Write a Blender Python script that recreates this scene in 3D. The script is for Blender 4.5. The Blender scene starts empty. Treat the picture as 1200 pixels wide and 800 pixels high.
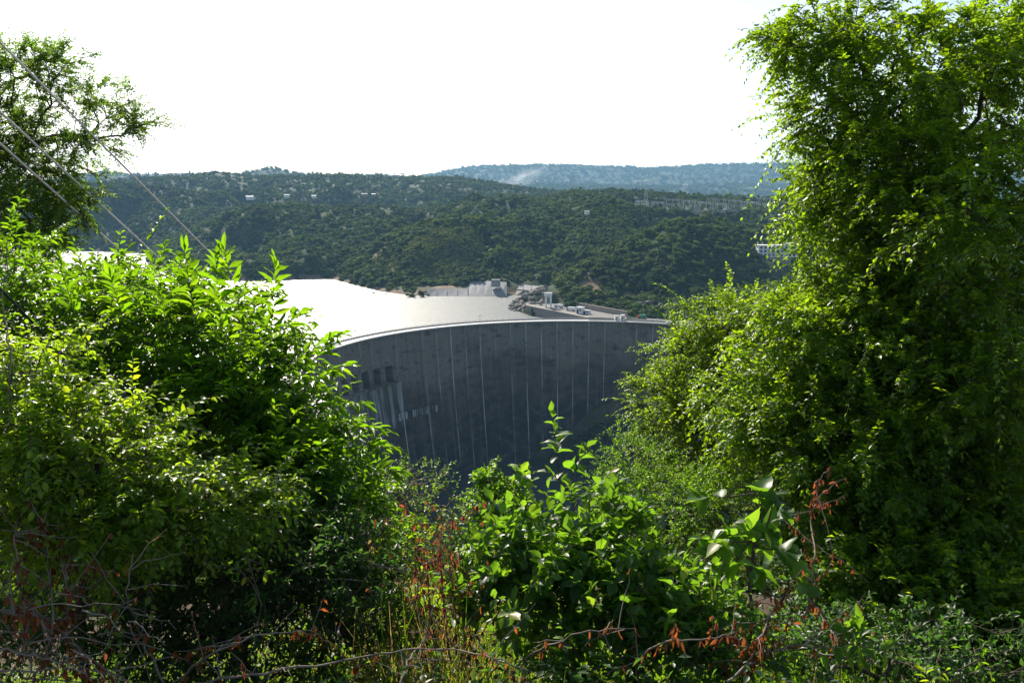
import bpy, math, random
import numpy as np
from mathutils import Vector, Matrix

rng = np.random.default_rng(7)
random.seed(7)
S = bpy.context.scene
COL = S.collection
R_ = math.radians

# ------------------------------------------------------------------ camera
F_PX, HOR = 1000.0, 230.0                  # focal length and horizon row on the 1200x800 photograph
PITCH = math.atan((400 - HOR) / F_PX)
CZ = 118.0                                 # eye height above the lake
cam = bpy.data.cameras.new('camera')
cam.sensor_width = 36.0
cam.lens = 36.0 * F_PX / 1200.0
cam.clip_start = 0.1
cam.clip_end = 40000
camo = bpy.data.objects.new('camera', cam)
COL.objects.link(camo)
camo.location = (0, 0, CZ)
camo.rotation_euler = (math.pi / 2 - PITCH, 0, 0)
S.camera = camo

# ------------------------------------------------------------------ sky, sun, exposure
SUN_EL, SUN_AZ = R_(31), R_(-20)           # azimuth measured from the view direction (+Y), minus = left
W = bpy.data.worlds.new('World')
S.world = W
W.use_nodes = True
wt = W.node_tree
wt.nodes.clear()
sky = wt.nodes.new('ShaderNodeTexSky')
sky.sky_type = 'NISHITA'
sky.sun_disc = False
sky.sun_elevation = SUN_EL
sky.sun_rotation = SUN_AZ
sky.altitude = 500
sky.air_density = 1.0
sky.dust_density = 1.5
sky.ozone_density = 1.0
bg = wt.nodes.new('ShaderNodeBackground')
bg.inputs[1].default_value = 0.092
wo = wt.nodes.new('ShaderNodeOutputWorld')
# a thin veil of high cloud takes most of the colour out of the sky
bw = wt.nodes.new('ShaderNodeRGBToBW')
wt.links.new(sky.outputs[0], bw.inputs[0])
veil = wt.nodes.new('ShaderNodeMix'); veil.data_type = 'RGBA'; veil.blend_type = 'MULTIPLY'
veil.inputs[0].default_value = 1.0
veil.inputs[7].default_value = (0.96, 1.0, 1.05, 1)
wt.links.new(bw.outputs[0], veil.inputs[6])
tc = wt.nodes.new('ShaderNodeTexCoord')
cmap = wt.nodes.new('ShaderNodeMapping'); cmap.inputs[3].default_value = (1, 1, 4)
wt.links.new(tc.outputs['Generated'], cmap.inputs[0])
cn = wt.nodes.new('ShaderNodeTexNoise'); cn.inputs['Scale'].default_value = 2.2; cn.inputs['Detail'].default_value = 6
wt.links.new(cmap.outputs[0], cn.inputs['Vector'])
cr = wt.nodes.new('ShaderNodeMapRange'); cr.inputs[1].default_value = 0.35; cr.inputs[2].default_value = 0.65
cr.inputs[3].default_value = 0.15; cr.inputs[4].default_value = 0.65
wt.links.new(cn.outputs[0], cr.inputs[0])
vm = wt.nodes.new('ShaderNodeMix'); vm.data_type = 'RGBA'
wt.links.new(cr.outputs[0], vm.inputs[0])
wt.links.new(sky.outputs[0], vm.inputs[6])
wt.links.new(veil.outputs[2], vm.inputs[7])
wt.links.new(vm.outputs[2], bg.inputs[0])
wt.links.new(bg.outputs[0], wo.inputs[0])
sun = bpy.data.lights.new('sun', 'SUN')
sun.energy = 5.0
sun.angle = R_(0.53)
sun.color = (1.0, 0.91, 0.77)
suno = bpy.data.objects.new('sun', sun)
COL.objects.link(suno)
sd = Vector((math.sin(SUN_AZ) * math.cos(SUN_EL), math.cos(SUN_AZ) * math.cos(SUN_EL), math.sin(SUN_EL)))
suno.rotation_euler = sd.to_track_quat('Z', 'Y').to_euler()
suno.location = (0, 0, 400)
vs = S.view_settings
vs.view_transform = 'Standard'
vs.look = 'None'
vs.exposure = 1.0
vs.gamma = 1.0
vs.use_curve_mapping = False
cy = S.cycles
cy.use_denoising = True
cy.max_bounces = 8
cy.diffuse_bounces = 3
cy.glossy_bounces = 3
cy.transmission_bounces = 6
cy.transparent_max_bounces = 8
cy.volume_bounces = 1
cy.sample_clamp_indirect = 6.0

# ------------------------------------------------------------------ helpers
def ray(u, v):
    cx, cyy = (u - 600) / F_PX, (400 - v) / F_PX
    d = np.array([cx, math.cos(PITCH) + cyy * math.sin(PITCH), -math.sin(PITCH) + cyy * math.cos(PITCH)])
    return d / d[1]
def at_y(u, v, Y):
    d = ray(u, v) * Y
    return np.array([d[0], d[1], d[2] + CZ])
def at_z(u, v, z):
    d = ray(u, v)
    t = (z - CZ) / d[2]
    return d * t + np.array([0, 0, CZ])

def tag(o, label=None, cat=None, group=None, kind=None):
    if label: o['label'] = label
    if cat: o['category'] = cat
    if group: o['group'] = group
    if kind: o['kind'] = kind
    return o
def empty(name, loc, label=None, cat=None, group=None):
    o = bpy.data.objects.new(name, None)
    COL.objects.link(o)
    o.location = tuple(float(c) for c in loc)
    o.empty_display_size = 0.2
    return tag(o, label, cat, group)
def link(name, me, parent=None, mat=None):
    o = bpy.data.objects.new(name, me)
    COL.objects.link(o)
    if mat is not None and len(me.materials) == 0:
        me.materials.append(mat)
    if parent is not None:
        o.parent = parent                      # parent Empties carry no rotation: children are given in parent space
    return o
def pydata(name, verts, faces, mat=None, smooth=False, uv=None):
    """fast mesh from arrays: faces is an (n,3) or (n,4) array or a list of lists"""
    me = bpy.data.meshes.new(name)
    verts = np.asarray(verts, dtype=np.float32)
    if isinstance(faces, np.ndarray):
        k = faces.shape[1]
        n = len(faces)
        me.vertices.add(len(verts))
        me.vertices.foreach_set('co', verts.ravel())
        me.loops.add(n * k)
        me.loops.foreach_set('vertex_index', faces.astype(np.int32).ravel())
        me.polygons.add(n)
        me.polygons.foreach_set('loop_start', np.arange(0, n * k, k, dtype=np.int32))
        if smooth:
            me.polygons.foreach_set('use_smooth', np.ones(n, dtype=bool))
        me.update(calc_edges=True)
    else:
        me.from_pydata([tuple(map(float, v)) for v in verts], [], faces)
        if smooth:
            for p in me.polygons: p.use_smooth = True
        me.update()
    if uv is not None:
        ul = me.uv_layers.new(name='UVMap')
        li = np.empty(len(me.loops), dtype=np.int32)
        me.loops.foreach_get('vertex_index', li)
        ul.data.foreach_set('uv', np.asarray(uv, dtype=np.float32)[li].ravel())
    if mat is not None: me.materials.append(mat)
    return me
def set_attr(me, name, vals, kind='FLOAT'):
    a = me.attributes.new(name, kind, 'POINT')
    a.data.foreach_set('value' if kind != 'FLOAT_VECTOR' else 'vector', np.asarray(vals, dtype=np.int32 if kind == 'INT' else np.float32).ravel())

class MB:
    """collects boxes, bars, tubes into one mesh"""
    def __init__(s): s.v, s.f = [], []
    def add(s, vs_, fs_):
        b = len(s.v)
        s.v += [tuple(map(float, p)) for p in vs_]
        s.f += [[i + b for i in f] for f in fs_]
        return s
    def box(s, c, d, rz=0.0, taper=1.0):
        x, y, z = d[0] / 2, d[1] / 2, d[2] / 2
        ca, sa = math.cos(rz), math.sin(rz)
        vv = []
        for sz in (-1, 1):
            t = 1.0 if sz < 0 else taper
            for sx, sy in ((-1, -1), (1, -1), (1, 1), (-1, 1)):
                px, py = sx * x * t, sy * y * t
                vv.append((c[0] + px * ca - py * sa, c[1] + px * sa + py * ca, c[2] + sz * z))
        return s.add(vv, [(3, 2, 1, 0), (4, 5, 6, 7), (0, 1, 5, 4), (1, 2, 6, 5), (2, 3, 7, 6), (3, 0, 4, 7)])
    def bar(s, a, b, w, h=None):
        a, b = Vector(a), Vector(b)
        h = h or w
        d = (b - a).normalized()
        up = Vector((0, 0, 1)) if abs(d.z) < 0.95 else Vector((1, 0, 0))
        x = d.cross(up).normalized() * w / 2
        y = x.cross(d).normalized() * h / 2
        vv = [a - x - y, a + x - y, a + x + y, a - x + y, b - x - y, b + x - y, b + x + y, b - x + y]
        return s.add(vv, [(3, 2, 1, 0), (4, 5, 6, 7), (0, 1, 5, 4), (1, 2, 6, 5), (2, 3, 7, 6), (3, 0, 4, 7)])
    def tube(s, pts, rads, n=6):
        pts = [Vector(p) for p in pts]
        base = len(s.v)
        for i, p in enumerate(pts):
            d = (pts[min(i + 1, len(pts) - 1)] - pts[max(i - 1, 0)]).normalized()
            up = Vector((0, 0, 1)) if abs(d.z) < 0.9 else Vector((1, 0, 0))
            x = d.cross(up).normalized()
            y = x.cross(d).normalized()
            for k in range(n):
                a = 2 * math.pi * k / n
                q = p + (x * math.cos(a) + y * math.sin(a)) * rads[i]
                s.v.append(tuple(q))
        for i in range(len(pts) - 1):
            for k in range(n):
                a, b = base + i * n + k, base + i * n + (k + 1) % n
                s.f.append([a, b, b + n, a + n])
        s.f.append([base + k for k in range(n)][::-1])
        s.f.append([base + (len(pts) - 1) * n + k for k in range(n)])
        return s
    def build(s, name, mat, parent=None, smooth=False):
        return link(name, pydata(name, s.v, s.f, mat, smooth), parent)

# value noise -----------------------------------------------------------------
_perm = rng.random((256, 256))
def vnoise(x, y):
    xi, yi = np.floor(x).astype(int), np.floor(y).astype(int)
    fx, fy = x - xi, y - yi
    fx, fy = fx * fx * (3 - 2 * fx), fy * fy * (3 - 2 * fy)
    g = lambda a, b: _perm[a & 255, b & 255]
    return (g(xi, yi) * (1 - fx) + g(xi + 1, yi) * fx) * (1 - fy) + (g(xi, yi + 1) * (1 - fx) + g(xi + 1, yi + 1) * fx) * fy
def fbm(x, y, o=4):
    t, a, n = 0.0, 0.5, 0.0
    for k in range(o):
        t = t + a * (vnoise(x * 2 ** k + 17.3 * k, y * 2 ** k + 9.1 * k) - 0.5)
        a *= 0.5
    return t

# ------------------------------------------------------------------ materials
class NT:
    """tiny node-tree writer"""
    def __init__(s, name):
        s.m = bpy.data.materials.new(name)
        s.m.use_nodes = True
        s.t = s.m.node_tree
        s.t.nodes.clear()
        s.out = s.t.nodes.new('ShaderNodeOutputMaterial')
    def n(s, typ, **kw):
        nd = s.t.nodes.new(typ)
        ins = kw.pop('ins', {})
        for k, v in kw.items(): setattr(nd, k, v)
        for k, v in ins.items(): s.set(nd.inputs[k], v)
        return nd
    def set(s, sock, v):
        if isinstance(v, bpy.types.NodeSocket): s.t.links.new(v, sock)
        elif isinstance(v, bpy.types.Node): s.t.links.new(v.outputs[0], sock)
        else:
            if sock.type == 'RGBA' and not isinstance(v, (int, float)) and len(v) == 3: v = (*v, 1)
            sock.default_value = v
    def noise(s, vec, scale, detail=4, rough=0.55, dim='3D'):
        return s.n('ShaderNodeTexNoise', noise_dimensions=dim, ins={'Vector': vec, 'Scale': scale, 'Detail': detail, 'Roughness': rough})
    def ramp(s, fac, stops):
        r = s.n('ShaderNodeValToRGB', ins={0: fac})
        e = r.color_ramp.elements
        while len(e) < len(stops): e.new(0.5)
        for el, (p, c) in zip(e, stops):
            el.position = p
            el.color = (c, c, c, 1) if isinstance(c, (int, float)) else (*c, 1)
        return r
    def mix(s, fac, a, b, blend='MIX'):
        m = s.n('ShaderNodeMix', data_type='RGBA', blend_type=blend)
        s.set(m.inputs[0], fac); s.set(m.inputs[6], a); s.set(m.inputs[7], b)
        return m.outputs[2]
    def math(s, op, a, b=0.0, c=None):
        m = s.n('ShaderNodeMath', operation=op)
        s.set(m.inputs[0], a); s.set(m.inputs[1], b)
        if c is not None: s.set(m.inputs[2], c)
        return m.outputs[0]
    def mapping(s, vec, scale=(1, 1, 1), loc=(0, 0, 0)):
        return s.n('ShaderNodeMapping', ins={0: vec, 1: loc, 3: scale}).outputs[0]
    def bsdf(s, color, rough=0.8, spec=0.3, bump=None, bstr=0.3, bdist=0.1, metal=0.0):
        b = s.n('ShaderNodeBsdfPrincipled', ins={'Base Color': color, 'Roughness': rough, 'Specular IOR Level': spec, 'Metallic': metal})
        if bump is not None:
            bp = s.n('ShaderNodeBump', ins={'Height': bump, 'Strength': bstr, 'Distance': bdist})
            s.t.links.new(bp.outputs[0], b.inputs['Normal'])
        return b
    def done(s, sh):
        s.set(s.out.inputs[0], sh)
        return s.m
def simple(name, col, rough=0.7, var=0.25, scale=0.3, spec=0.3, metal=0.0):
    t = NT(name)
    g = t.n('ShaderNodeNewGeometry')
    ns = t.noise(g.outputs['Position'], scale, 5)
    c = t.mix(t.math('MULTIPLY', ns.outputs[0], 1.0), tuple(x * (1 - var) for x in col), tuple(min(1, x * (1 + var)) for x in col))
    return t.done(t.bsdf(c, rough, spec, ns.outputs[0], 0.15, 0.05, metal))
M = {}
M['concrete'] = simple('concrete', (0.36, 0.35, 0.33), 0.85, 0.3, 0.25)
M['pale_concrete'] = simple('pale_concrete', (0.62, 0.61, 0.58), 0.85, 0.2, 0.2)
M['bank_concrete'] = simple('bank_concrete', (0.25, 0.255, 0.26), 0.9, 0.4, 0.12)
M['white'] = simple('white_paint', (0.8, 0.8, 0.78), 0.6, 0.08, 0.6)
M['steel'] = simple('steel', (0.27, 0.28, 0.29), 0.5, 0.15, 0.5, 0.5, 0.6)
M['dark'] = simple('dark_glass', (0.02, 0.025, 0.03), 0.2, 0.2, 0.5, 0.5)
M['roof'] = simple('sheet_roof', (0.55, 0.55, 0.55), 0.6, 0.2, 0.4)
M['rust'] = simple('rusty_steel', (0.13, 0.06, 0.04), 0.8, 0.5, 0.6)
M['green_paint'] = simple('green_paint', (0.03, 0.30, 0.18), 0.5, 0.1, 0.6)
M['red_paint'] = simple('red_paint', (0.5, 0.05, 0.04), 0.5, 0.1, 0.6)
M['tyre'] = simple('tyre', (0.02, 0.02, 0.02), 0.9, 0.2, 2.0)
M['asphalt'] = simple('asphalt', (0.16, 0.155, 0.15), 0.9, 0.3, 0.3)
M['bank_wall'] = simple('stone_wall', (0.30, 0.255, 0.22), 0.9, 0.4, 0.35)

t = NT('rock')
g = t.n('ShaderNodeNewGeometry')
n1 = t.noise(g.outputs['Position'], 0.12, 8, 0.65)
t_c = t.ramp(n1.outputs[0], [(0.3, (0.10, 0.085, 0.075)), (0.5, (0.24, 0.21, 0.18)), (0.7, (0.38, 0.34, 0.30))])
M['rock'] = t.done(t.bsdf(t_c.outputs[0], 0.9, 0.2, n1.outputs[0], 0.8, 1.5))

t = NT('terrain')
g = t.n('ShaderNodeNewGeometry')
P = g.outputs['Position']
n1 = t.noise(P, 0.011, 6, 0.6)
n2 = t.noise(P, 0.09, 6, 0.6)
n3 = t.noise(P, 3.0, 6, 0.6)
veg = t.ramp(n2.outputs[0], [(0.3, (0.010, 0.024, 0.010)), (0.55, (0.024, 0.046, 0.014)), (0.75, (0.05, 0.075, 0.022))])
bare = t.ramp(n2.outputs[0], [(0.3, (0.13, 0.085, 0.055)), (0.6, (0.27, 0.20, 0.14)), (0.8, (0.36, 0.29, 0.22))])
far_c = t.mix(t.n('ShaderNodeAttribute', attribute_name='bare').outputs['Fac'], veg.outputs[0], bare.outputs[0])
soil = t.ramp(n3.outputs[0], [(0.3, (0.018, 0.012, 0.008)), (0.55, (0.06, 0.04, 0.025)), (0.8, (0.11, 0.08, 0.05))])
c = t.mix(t.n('ShaderNodeAttribute', attribute_name='near').outputs['Fac'], far_c, soil.outputs[0])
M['terrain'] = t.done(t.bsdf(c, 0.95, 0.1, n2.outputs[0], 0.6, 1.0))

t = NT('lake_water')
g = t.n('ShaderNodeNewGeometry')
w1 = t.noise(t.mapping(g.outputs['Position'], (0.25, 0.5, 1)), 1.0, 3, 0.6)
w2 = t.noise(t.mapping(g.outputs['Position'], (0.02, 0.09, 1)), 1.0, 4, 0.65)
w3 = t.noise(t.mapping(g.outputs['Position'], (0.035, 0.11, 1), (5, 2, 0)), 1.0, 4, 0.6)
bs = t.bsdf((0.02, 0.035, 0.04), 0.12, 0.5, t.math('ADD', w1.outputs[0], t.math('MULTIPLY', w3.outputs[0], 1.0)), 0.6, 0.8)
bs.inputs['IOR'].default_value = 1.333
t.set(bs.inputs['Roughness'], t.ramp(w2.outputs[0], [(0.35, 0.46), (0.65, 0.56)]).outputs[0])
M['water'] = t.done(bs)

t = NT('dam_concrete')                       # uv: u = metres along the crest, v = height
uvn = t.n('ShaderNodeUVMap', uv_map='UVMap')
sx = t.n('ShaderNodeSeparateXYZ', ins={0: uvn.outputs[0]})
U_, V_ = sx.outputs[0], sx.outputs[1]
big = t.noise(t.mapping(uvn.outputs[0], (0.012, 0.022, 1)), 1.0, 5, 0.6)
streak = t.noise(t.mapping(uvn.outputs[0], (0.75, 0.03, 1)), 1.0, 6, 0.7)
streak2 = t.noise(t.mapping(uvn.outputs[0], (0.20, 0.006, 1), (31, 5, 0)), 1.0, 4, 0.6)
grain = t.noise(t.mapping(uvn.outputs[0], (0.8, 0.8, 1)), 1.0, 6, 0.7)
lift = t.n('ShaderNodeTexWave', wave_type='BANDS', bands_direction='Y', ins={'Vector': t.mapping(uvn.outputs[0], (1, 1, 1)), 'Scale': 0.21, 'Distortion': 1.2, 'Detail': 3, 'Detail Scale': 0.4})
# weathered brown above; blue shade at lower right painted in, with uneven edge
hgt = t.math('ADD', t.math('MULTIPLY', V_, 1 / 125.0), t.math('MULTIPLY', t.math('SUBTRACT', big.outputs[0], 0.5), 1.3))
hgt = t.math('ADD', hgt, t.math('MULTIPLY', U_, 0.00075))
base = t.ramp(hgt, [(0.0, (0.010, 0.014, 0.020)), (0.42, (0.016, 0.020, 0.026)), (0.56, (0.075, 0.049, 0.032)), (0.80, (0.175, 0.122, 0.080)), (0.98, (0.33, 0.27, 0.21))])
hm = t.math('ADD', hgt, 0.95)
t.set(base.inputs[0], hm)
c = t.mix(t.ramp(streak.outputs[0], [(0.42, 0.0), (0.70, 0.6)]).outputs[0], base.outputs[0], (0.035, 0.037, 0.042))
c = t.mix(t.ramp(streak2.outputs[0], [(0.56, 0.0), (0.72, 0.35)]).outputs[0], c, (0.42, 0.42, 0.41))
c = t.mix(t.math('MULTIPLY', lift.outputs[0], 0.4), c, (0.03, 0.03, 0.03))
mott = t.noise(t.mapping(uvn.outputs[0], (0.10, 0.16, 1), (9, 9, 0)), 1.0, 7, 0.7)
c = t.mix(t.ramp(mott.outputs[0], [(0.5, 0.0), (0.66, 0.75)]).outputs[0], c, (0.17, 0.13, 0.095))
c = t.mix(t.ramp(mott.outputs[0], [(0.34, 0.8), (0.48, 0.0)]).outputs[0], c, (0.015, 0.017, 0.02))
# lime bleeding out of the joints between the blocks
BLK = 14.62
fr = t.math('ABSOLUTE', t.math('SUBTRACT', t.math('FRACT', t.math('ADD', t.math('DIVIDE', U_, BLK), 0.5)), 0.5))
jl = t.math('LESS_THAN', fr, 0.026)
jn = t.noise(t.mapping(uvn.outputs[0], (0.068, 0.02, 1), (3, 1, 0)), 1.0, 3, 0.6)
wn = t.n('ShaderNodeTexWhiteNoise', noise_dimensions='1D', ins={'W': t.math('FLOOR', t.math('ADD', t.math('DIVIDE', U_, BLK), 0.5))})
jl = t.math('MULTIPLY', jl, t.ramp(wn.outputs[0], [(0.15, 0.1), (0.7, 1.0)]).outputs[0])
jm = t.math('MULTIPLY', jl, t.ramp(jn.outputs[0], [(0.42, 0.08), (0.62, 0.9)]).outputs[0])
c = t.mix(jm, c, (0.78, 0.78, 0.78))
# a broken line of white lime at one lift joint, bleeding downwards
ln = t.noise(t.mapping(uvn.outputs[0], (0.45, 0.02, 1), (7, 3, 0)), 1.0, 3, 0.6)
dz = t.math('SUBTRACT', -57.0, V_)
band = t.math('MULTIPLY', t.math('GREATER_THAN', dz, 0.0), t.math('LESS_THAN', dz, t.math('MULTIPLY', ln.outputs[0], 10.0)))
rngm = t.math('MULTIPLY', t.math('GREATER_THAN', U_, 238.0), t.math('LESS_THAN', U_, 300.0))
lm = t.math('MULTIPLY', t.math('MULTIPLY', band, rngm), t.ramp(ln.outputs[0], [(0.5, 0.0), (0.62, 0.9)]).outputs[0])
c = t.mix(lm, c, (0.66, 0.66, 0.66))
# lime washed down from the sluice sills
gs = t.noise(t.mapping(uvn.outputs[0], (0.30, 0.012, 1), (11, 2, 0)), 1.0, 4, 0.65)
gz0 = t.math('SUBTRACT', -32.0, V_)
gm_ = t.math('MULTIPLY', t.math('GREATER_THAN', gz0, 0.0), t.math('LESS_THAN', gz0, t.math('MULTIPLY', gs.outputs[0], 60.0)))
gu = t.math('MULTIPLY', t.math('GREATER_THAN', U_, 276.0), t.math('LESS_THAN', U_, 366.0))
c = t.mix(t.math('MULTIPLY', t.math('MULTIPLY', gm_, gu), t.ramp(gs.outputs[0], [(0.48, 0.0), (0.64, 0.75)]).outputs[0]), c, (0.5, 0.52, 0.54))
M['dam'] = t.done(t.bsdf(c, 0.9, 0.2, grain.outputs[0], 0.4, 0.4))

# ------------------------------------------------------------------ terrain
DC, DR = np.array([53.9, 564.9]), 197.0      # centre and radius of the dam crest
A0, A1 = 60.0, 215.0                         # far and near end of the crest, degrees
def onarc(a, r, z=0.0):
    return np.array([DC[0] + r * math.cos(R_(a)), DC[1] + r * math.sin(R_(a)), z])
QE = [tuple(at_z(u, v, 8.5)[:2]) for u, v in ((690, 371.5), (637, 361), (617, 357))]
shore = [(165, 752)] + QE + [(-6, 905), (4, 960), (40, 1012), (20, 1030), (-60, 1022), (-112, 1016), (-165, 1070),
         (-205, 1140), (-268, 1245), (-330, 1222), (-383, 1200), (-520, 1290), (-640, 1500), (-760, 1780), (-893, 1850), (-1150, 1960), (-1700, 2150), (-3200, 2400),
         (-3200, 1700), (-1700, 1450), (-1100, 1200), (-700, 850), (-420, 600), (-240, 500), (-120, 455)]
arcpts = [tuple(onarc(a, DR + 3)[:2]) for a in np.linspace(A1, A0, 40)]
water_poly = np.array(shore + arcpts)
def seg_dist(px, py, a, b):
    ax, ay = a; bx, by = b
    dx, dy = bx - ax, by - ay
    L = dx * dx + dy * dy
    t_ = np.clip(((px - ax) * dx + (py - ay) * dy) / L, 0, 1)
    return np.hypot(px - ax - t_ * dx, py - ay - t_ * dy), t_
def inside(px, py, poly):
    r = np.zeros(px.shape, bool)
    for i in range(len(poly)):
        (x1, y1), (x2, y2) = poly[i - 1], poly[i]
        if y1 == y2: continue
        c_ = ((y1 > py) != (y2 > py)) & (px < (x2 - x1) * (py - y1) / (y2 - y1) + x1)
        r ^= c_
    return r
# ridges: points (pixel u, pixel v, distance) of a skyline, width of the flank, trees already on top
RIDGES = [
    (95, 8, [(668, 322, 930), (692, 303, 960), (722, 287, 985), (752, 270, 1010), (790, 254, 1040), (830, 253, 1060), (872, 263, 1080), (930, 280, 1100), (1000, 290, 1100)]),
    (115, 7, [(405, 285, 1250), (440, 272, 1250), (500, 255, 1260), (560, 250, 1270), (620, 250, 1300), (660, 242, 1350), (700, 230, 1400), (735, 228, 1430)]),
    (80, 6, [(700, 230, 1400), (690, 262, 1240), (700, 285, 1130)]),
    (60, 7, [(500, 255, 1260), (455, 285, 1180), (425, 318, 1130)]),
    (55, 7, [(600, 250, 1290), (590, 285, 1160), (570, 312, 1100)]),
    (55, 8, [(722, 287, 985), (680, 312, 930), (655, 335, 905)]),
    (60, 8, [(830, 253, 1060), (815, 300, 960), (800, 335, 900)]),
    (90, 8, [(262, 246, 1680), (215, 285, 1540), (190, 305, 1480)]),
    (80, 8, [(345, 240, 1700), (325, 285, 1480), (310, 315, 1340)]),
    (80, 8, [(440, 240, 1740), (420, 262, 1500), (400, 300, 1330)]),
    (170, 8, [(205, 290, 1600), (230, 258, 1640), (262, 246, 1680), (300, 238, 1700), (420, 238, 1720), (480, 240, 1760), (560, 244, 1800), (640, 240, 1900)]),
    (240, 8, [(-150, 205, 2200), (0, 212, 2200), (75, 215, 2200), (150, 212, 2250), (200, 219, 2250), (232, 240, 2150)]),
    (600, 5, [(100, 214, 3000), (170, 208, 3000), (220, 206, 3000), (258, 201, 3050), (290, 206, 3000), (345, 206, 3000), (400, 205, 3000), (460, 208, 3050), (520, 207, 3000), (560, 212, 2900), (620, 220, 2800), (690, 228, 2700)]),
    (500, 0, [(100, 204, 5600), (128, 200, 5600), (150, 205, 5600), (280, 204, 5400), (320, 197, 5400), (350, 204, 5400), (480, 206, 5400)]),
    (2100, 0, [(430, 220, 11000), (500, 206, 11000), (540, 198, 11000), (570, 192, 11000), (600, 190.5, 11000), (640, 193, 10500), (700, 195, 10400), (760, 197.5, 10200), (800, 195.5, 10200), (850, 192, 10200), (900, 191, 10000), (960, 194, 10000), (1080, 200, 10000), (1300, 205, 10000)]),
    (1700, 0, [(560, 222, 7200), (650, 216, 7200), (760, 219, 7000), (850, 216, 7200), (960, 220, 7200), (1150, 224, 7200)]),
    (420, 0, [(730, 224, 1750), (760, 226, 1720), (800, 232, 1700), (900, 236, 1700), (1000, 230, 1700)]),
]
AX_P, AX_D = onarc(147, DR)[:2], np.array([0.84, -0.543])
AX_N = np.array([0.543, 0.84])
SWY = (at_y(740, 247, 1480), at_y(905, 251, 1480))    # the switchyard shelf
def height(x, y, smooth_near=False):
    x = np.asarray(x, float); y = np.asarray(y, float)
    shape = x.shape
    x, y = x.ravel(), y.ravel()
    r = np.hypot(x, y)
    dist = np.full(x.shape, 1e9)
    for i in range(len(shore) - 1):
        dist = np.minimum(dist, seg_dist(x, y, shore[i], shore[i + 1])[0])
    ins_ = inside(x, y, water_poly)
    # far bank and hills
    base = 3.0 + np.clip(dist * 0.10, 0, 14) + np.clip((r - 2000) * 0.012, 0, 60)
    hills = np.zeros_like(x)
    gully = fbm(x / 75 + 0.3 * y / 75 + 4, y / 150, 4) * 105
    big_n = fbm(x / 330 + 3.1, y / 330 + 1.7, 4)
    for w, drop, pts in RIDGES:
        q = [at_y(u, v, Y) for u, v, Y in pts]
        best, zc = np.full(x.shape, 1e9), np.zeros_like(x)
        for a, b in zip(q[:-1], q[1:]):
            d, t_ = seg_dist(x, y, a[:2], b[:2])
            k = d < best
            best = np.where(k, d, best)
            zc = np.where(k, a[2] + (b[2] - a[2]) * t_, zc)
        dn = best * (1 + 0.9 * big_n * np.clip(best / w, 0, 1))
        fall = 0.35 / (1 + (dn / w) ** 3.0) + 0.65 * np.clip(1.04 - np.sqrt((dn / (1.9 * w)) ** 2 + 0.0016), 0, 1)
        hr = (zc - drop) * fall + gully * np.clip(4 * fall * (1 - fall), 0, 1) * min(1.0, w / 200)
        hills = np.maximum(hills, hr) + np.maximum(9 - np.abs(hills - hr), 0) ** 2 / 36
    land = np.maximum(base, hills)
    cap = 2.0 + dist * (0.62 + 0.25 * big_n)
    land = -np.log(np.exp(-np.clip(land / 8, -60, 60)) + np.exp(-np.clip(cap / 8, -60, 60))) * 8
    land = np.maximum(land, 2.0 + np.clip(dist, 0, 20) * 0.1)
    land = land + fbm(x / 60, y / 60, 3) * np.clip(dist * 0.05, 0, 5) * np.clip(r / 900 - 0.5, 0, 1)
    edge = np.clip(dist / 14, 0, 1)
    h = np.where(ins_, -np.clip(dist * 0.5, 0, 45), 1.5 * np.clip(dist / 4, 0, 1) + (land - 1.5) * edge ** 0.8)
    # level shelves: road at the far end of the crest, quay, switchyard
    for (pa, pb, wd, zz, fe) in SHELVES:
        d, _ = seg_dist(x, y, pa, pb)
        k = np.clip((wd + fe - d) / fe, 0, 1)
        h = np.where(ins_, h, h * (1 - k) + zz * k)
    # the bank is cut back where the concrete slabs lie
    cut = np.where(y < 1058, -2.0 + (y - 1018) * 0.36, 12.4 + (y - 1058) * 1.1)
    inx = np.clip((x + 124) / 14, 0, 1) * np.clip((62 - x) / 14, 0, 1)
    h = np.where((inx > 0) & (y > 985) & (y < 1130) & ~ins_, np.minimum(h, cut * inx + (1 - inx) * np.maximum(h, cut)), h)
    # gorge below the dam
    rho = np.hypot(x - DC[0], y - DC[1])
    sN = (x - AX_P[0]) * AX_N[0] + (y - AX_P[1]) * AX_N[1]
    sA = (x - AX_P[0]) * AX_D[0] + (y - AX_P[1]) * AX_D[1]
    e0, e1 = onarc(A0, DR)[:2], onarc(A1, DR)[:2]
    ch = -((x - e0[0]) * (e1[1] - e0[1]) - (y - e0[1]) * (e1[0] - e0[0]))
    down = (rho < DR + 8) | ((ch > 0) & (y < 1200) & (x > -400))
    rough = fbm(x / 26 + 5, y / 26, 5)
    rough2 = fbm(x / 9 + 5, y / 9, 4)
    fw = np.interp(sN + rough * 14, [-60, 90, 128, 172, 197, 215, 240], [-124, -122, -116, -62, 6, 30, 300])
    h = np.where(down & (sN > 0), np.minimum(np.maximum(h, 7.0), fw + rough * 12 + rough2 * 4), h)
    # the hill the camera stands on
    cs = np.where(y > 0, 0, 1)
    yy = np.maximum(y, 0)
    slope = np.interp(r, [0, 1.2, 4, 9, 30, 80, 200, 420, 560, 700, 1000], [0, 0.1, 1.2, 3.4, 12.5, 36, 90, 176, 228, 260, 300])
    fwd = np.clip((y + 6) / np.maximum(r, 1e-3) * 1.0, 0.0, 1.0)
    camh = 116.3 - slope * np.where(r < 6, 1, fwd ** 0.6) + fbm(x / 7, y / 7, 3) * np.clip(r / 6, 0, 1.0) * 0.9
    spur_q = [(-900, 150, 60), (-420, 260, 40), (-240, 370, 20), (-128, 440, 9)]
    best, zc = np.full(x.shape, 1e9), np.zeros_like(x)
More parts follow.
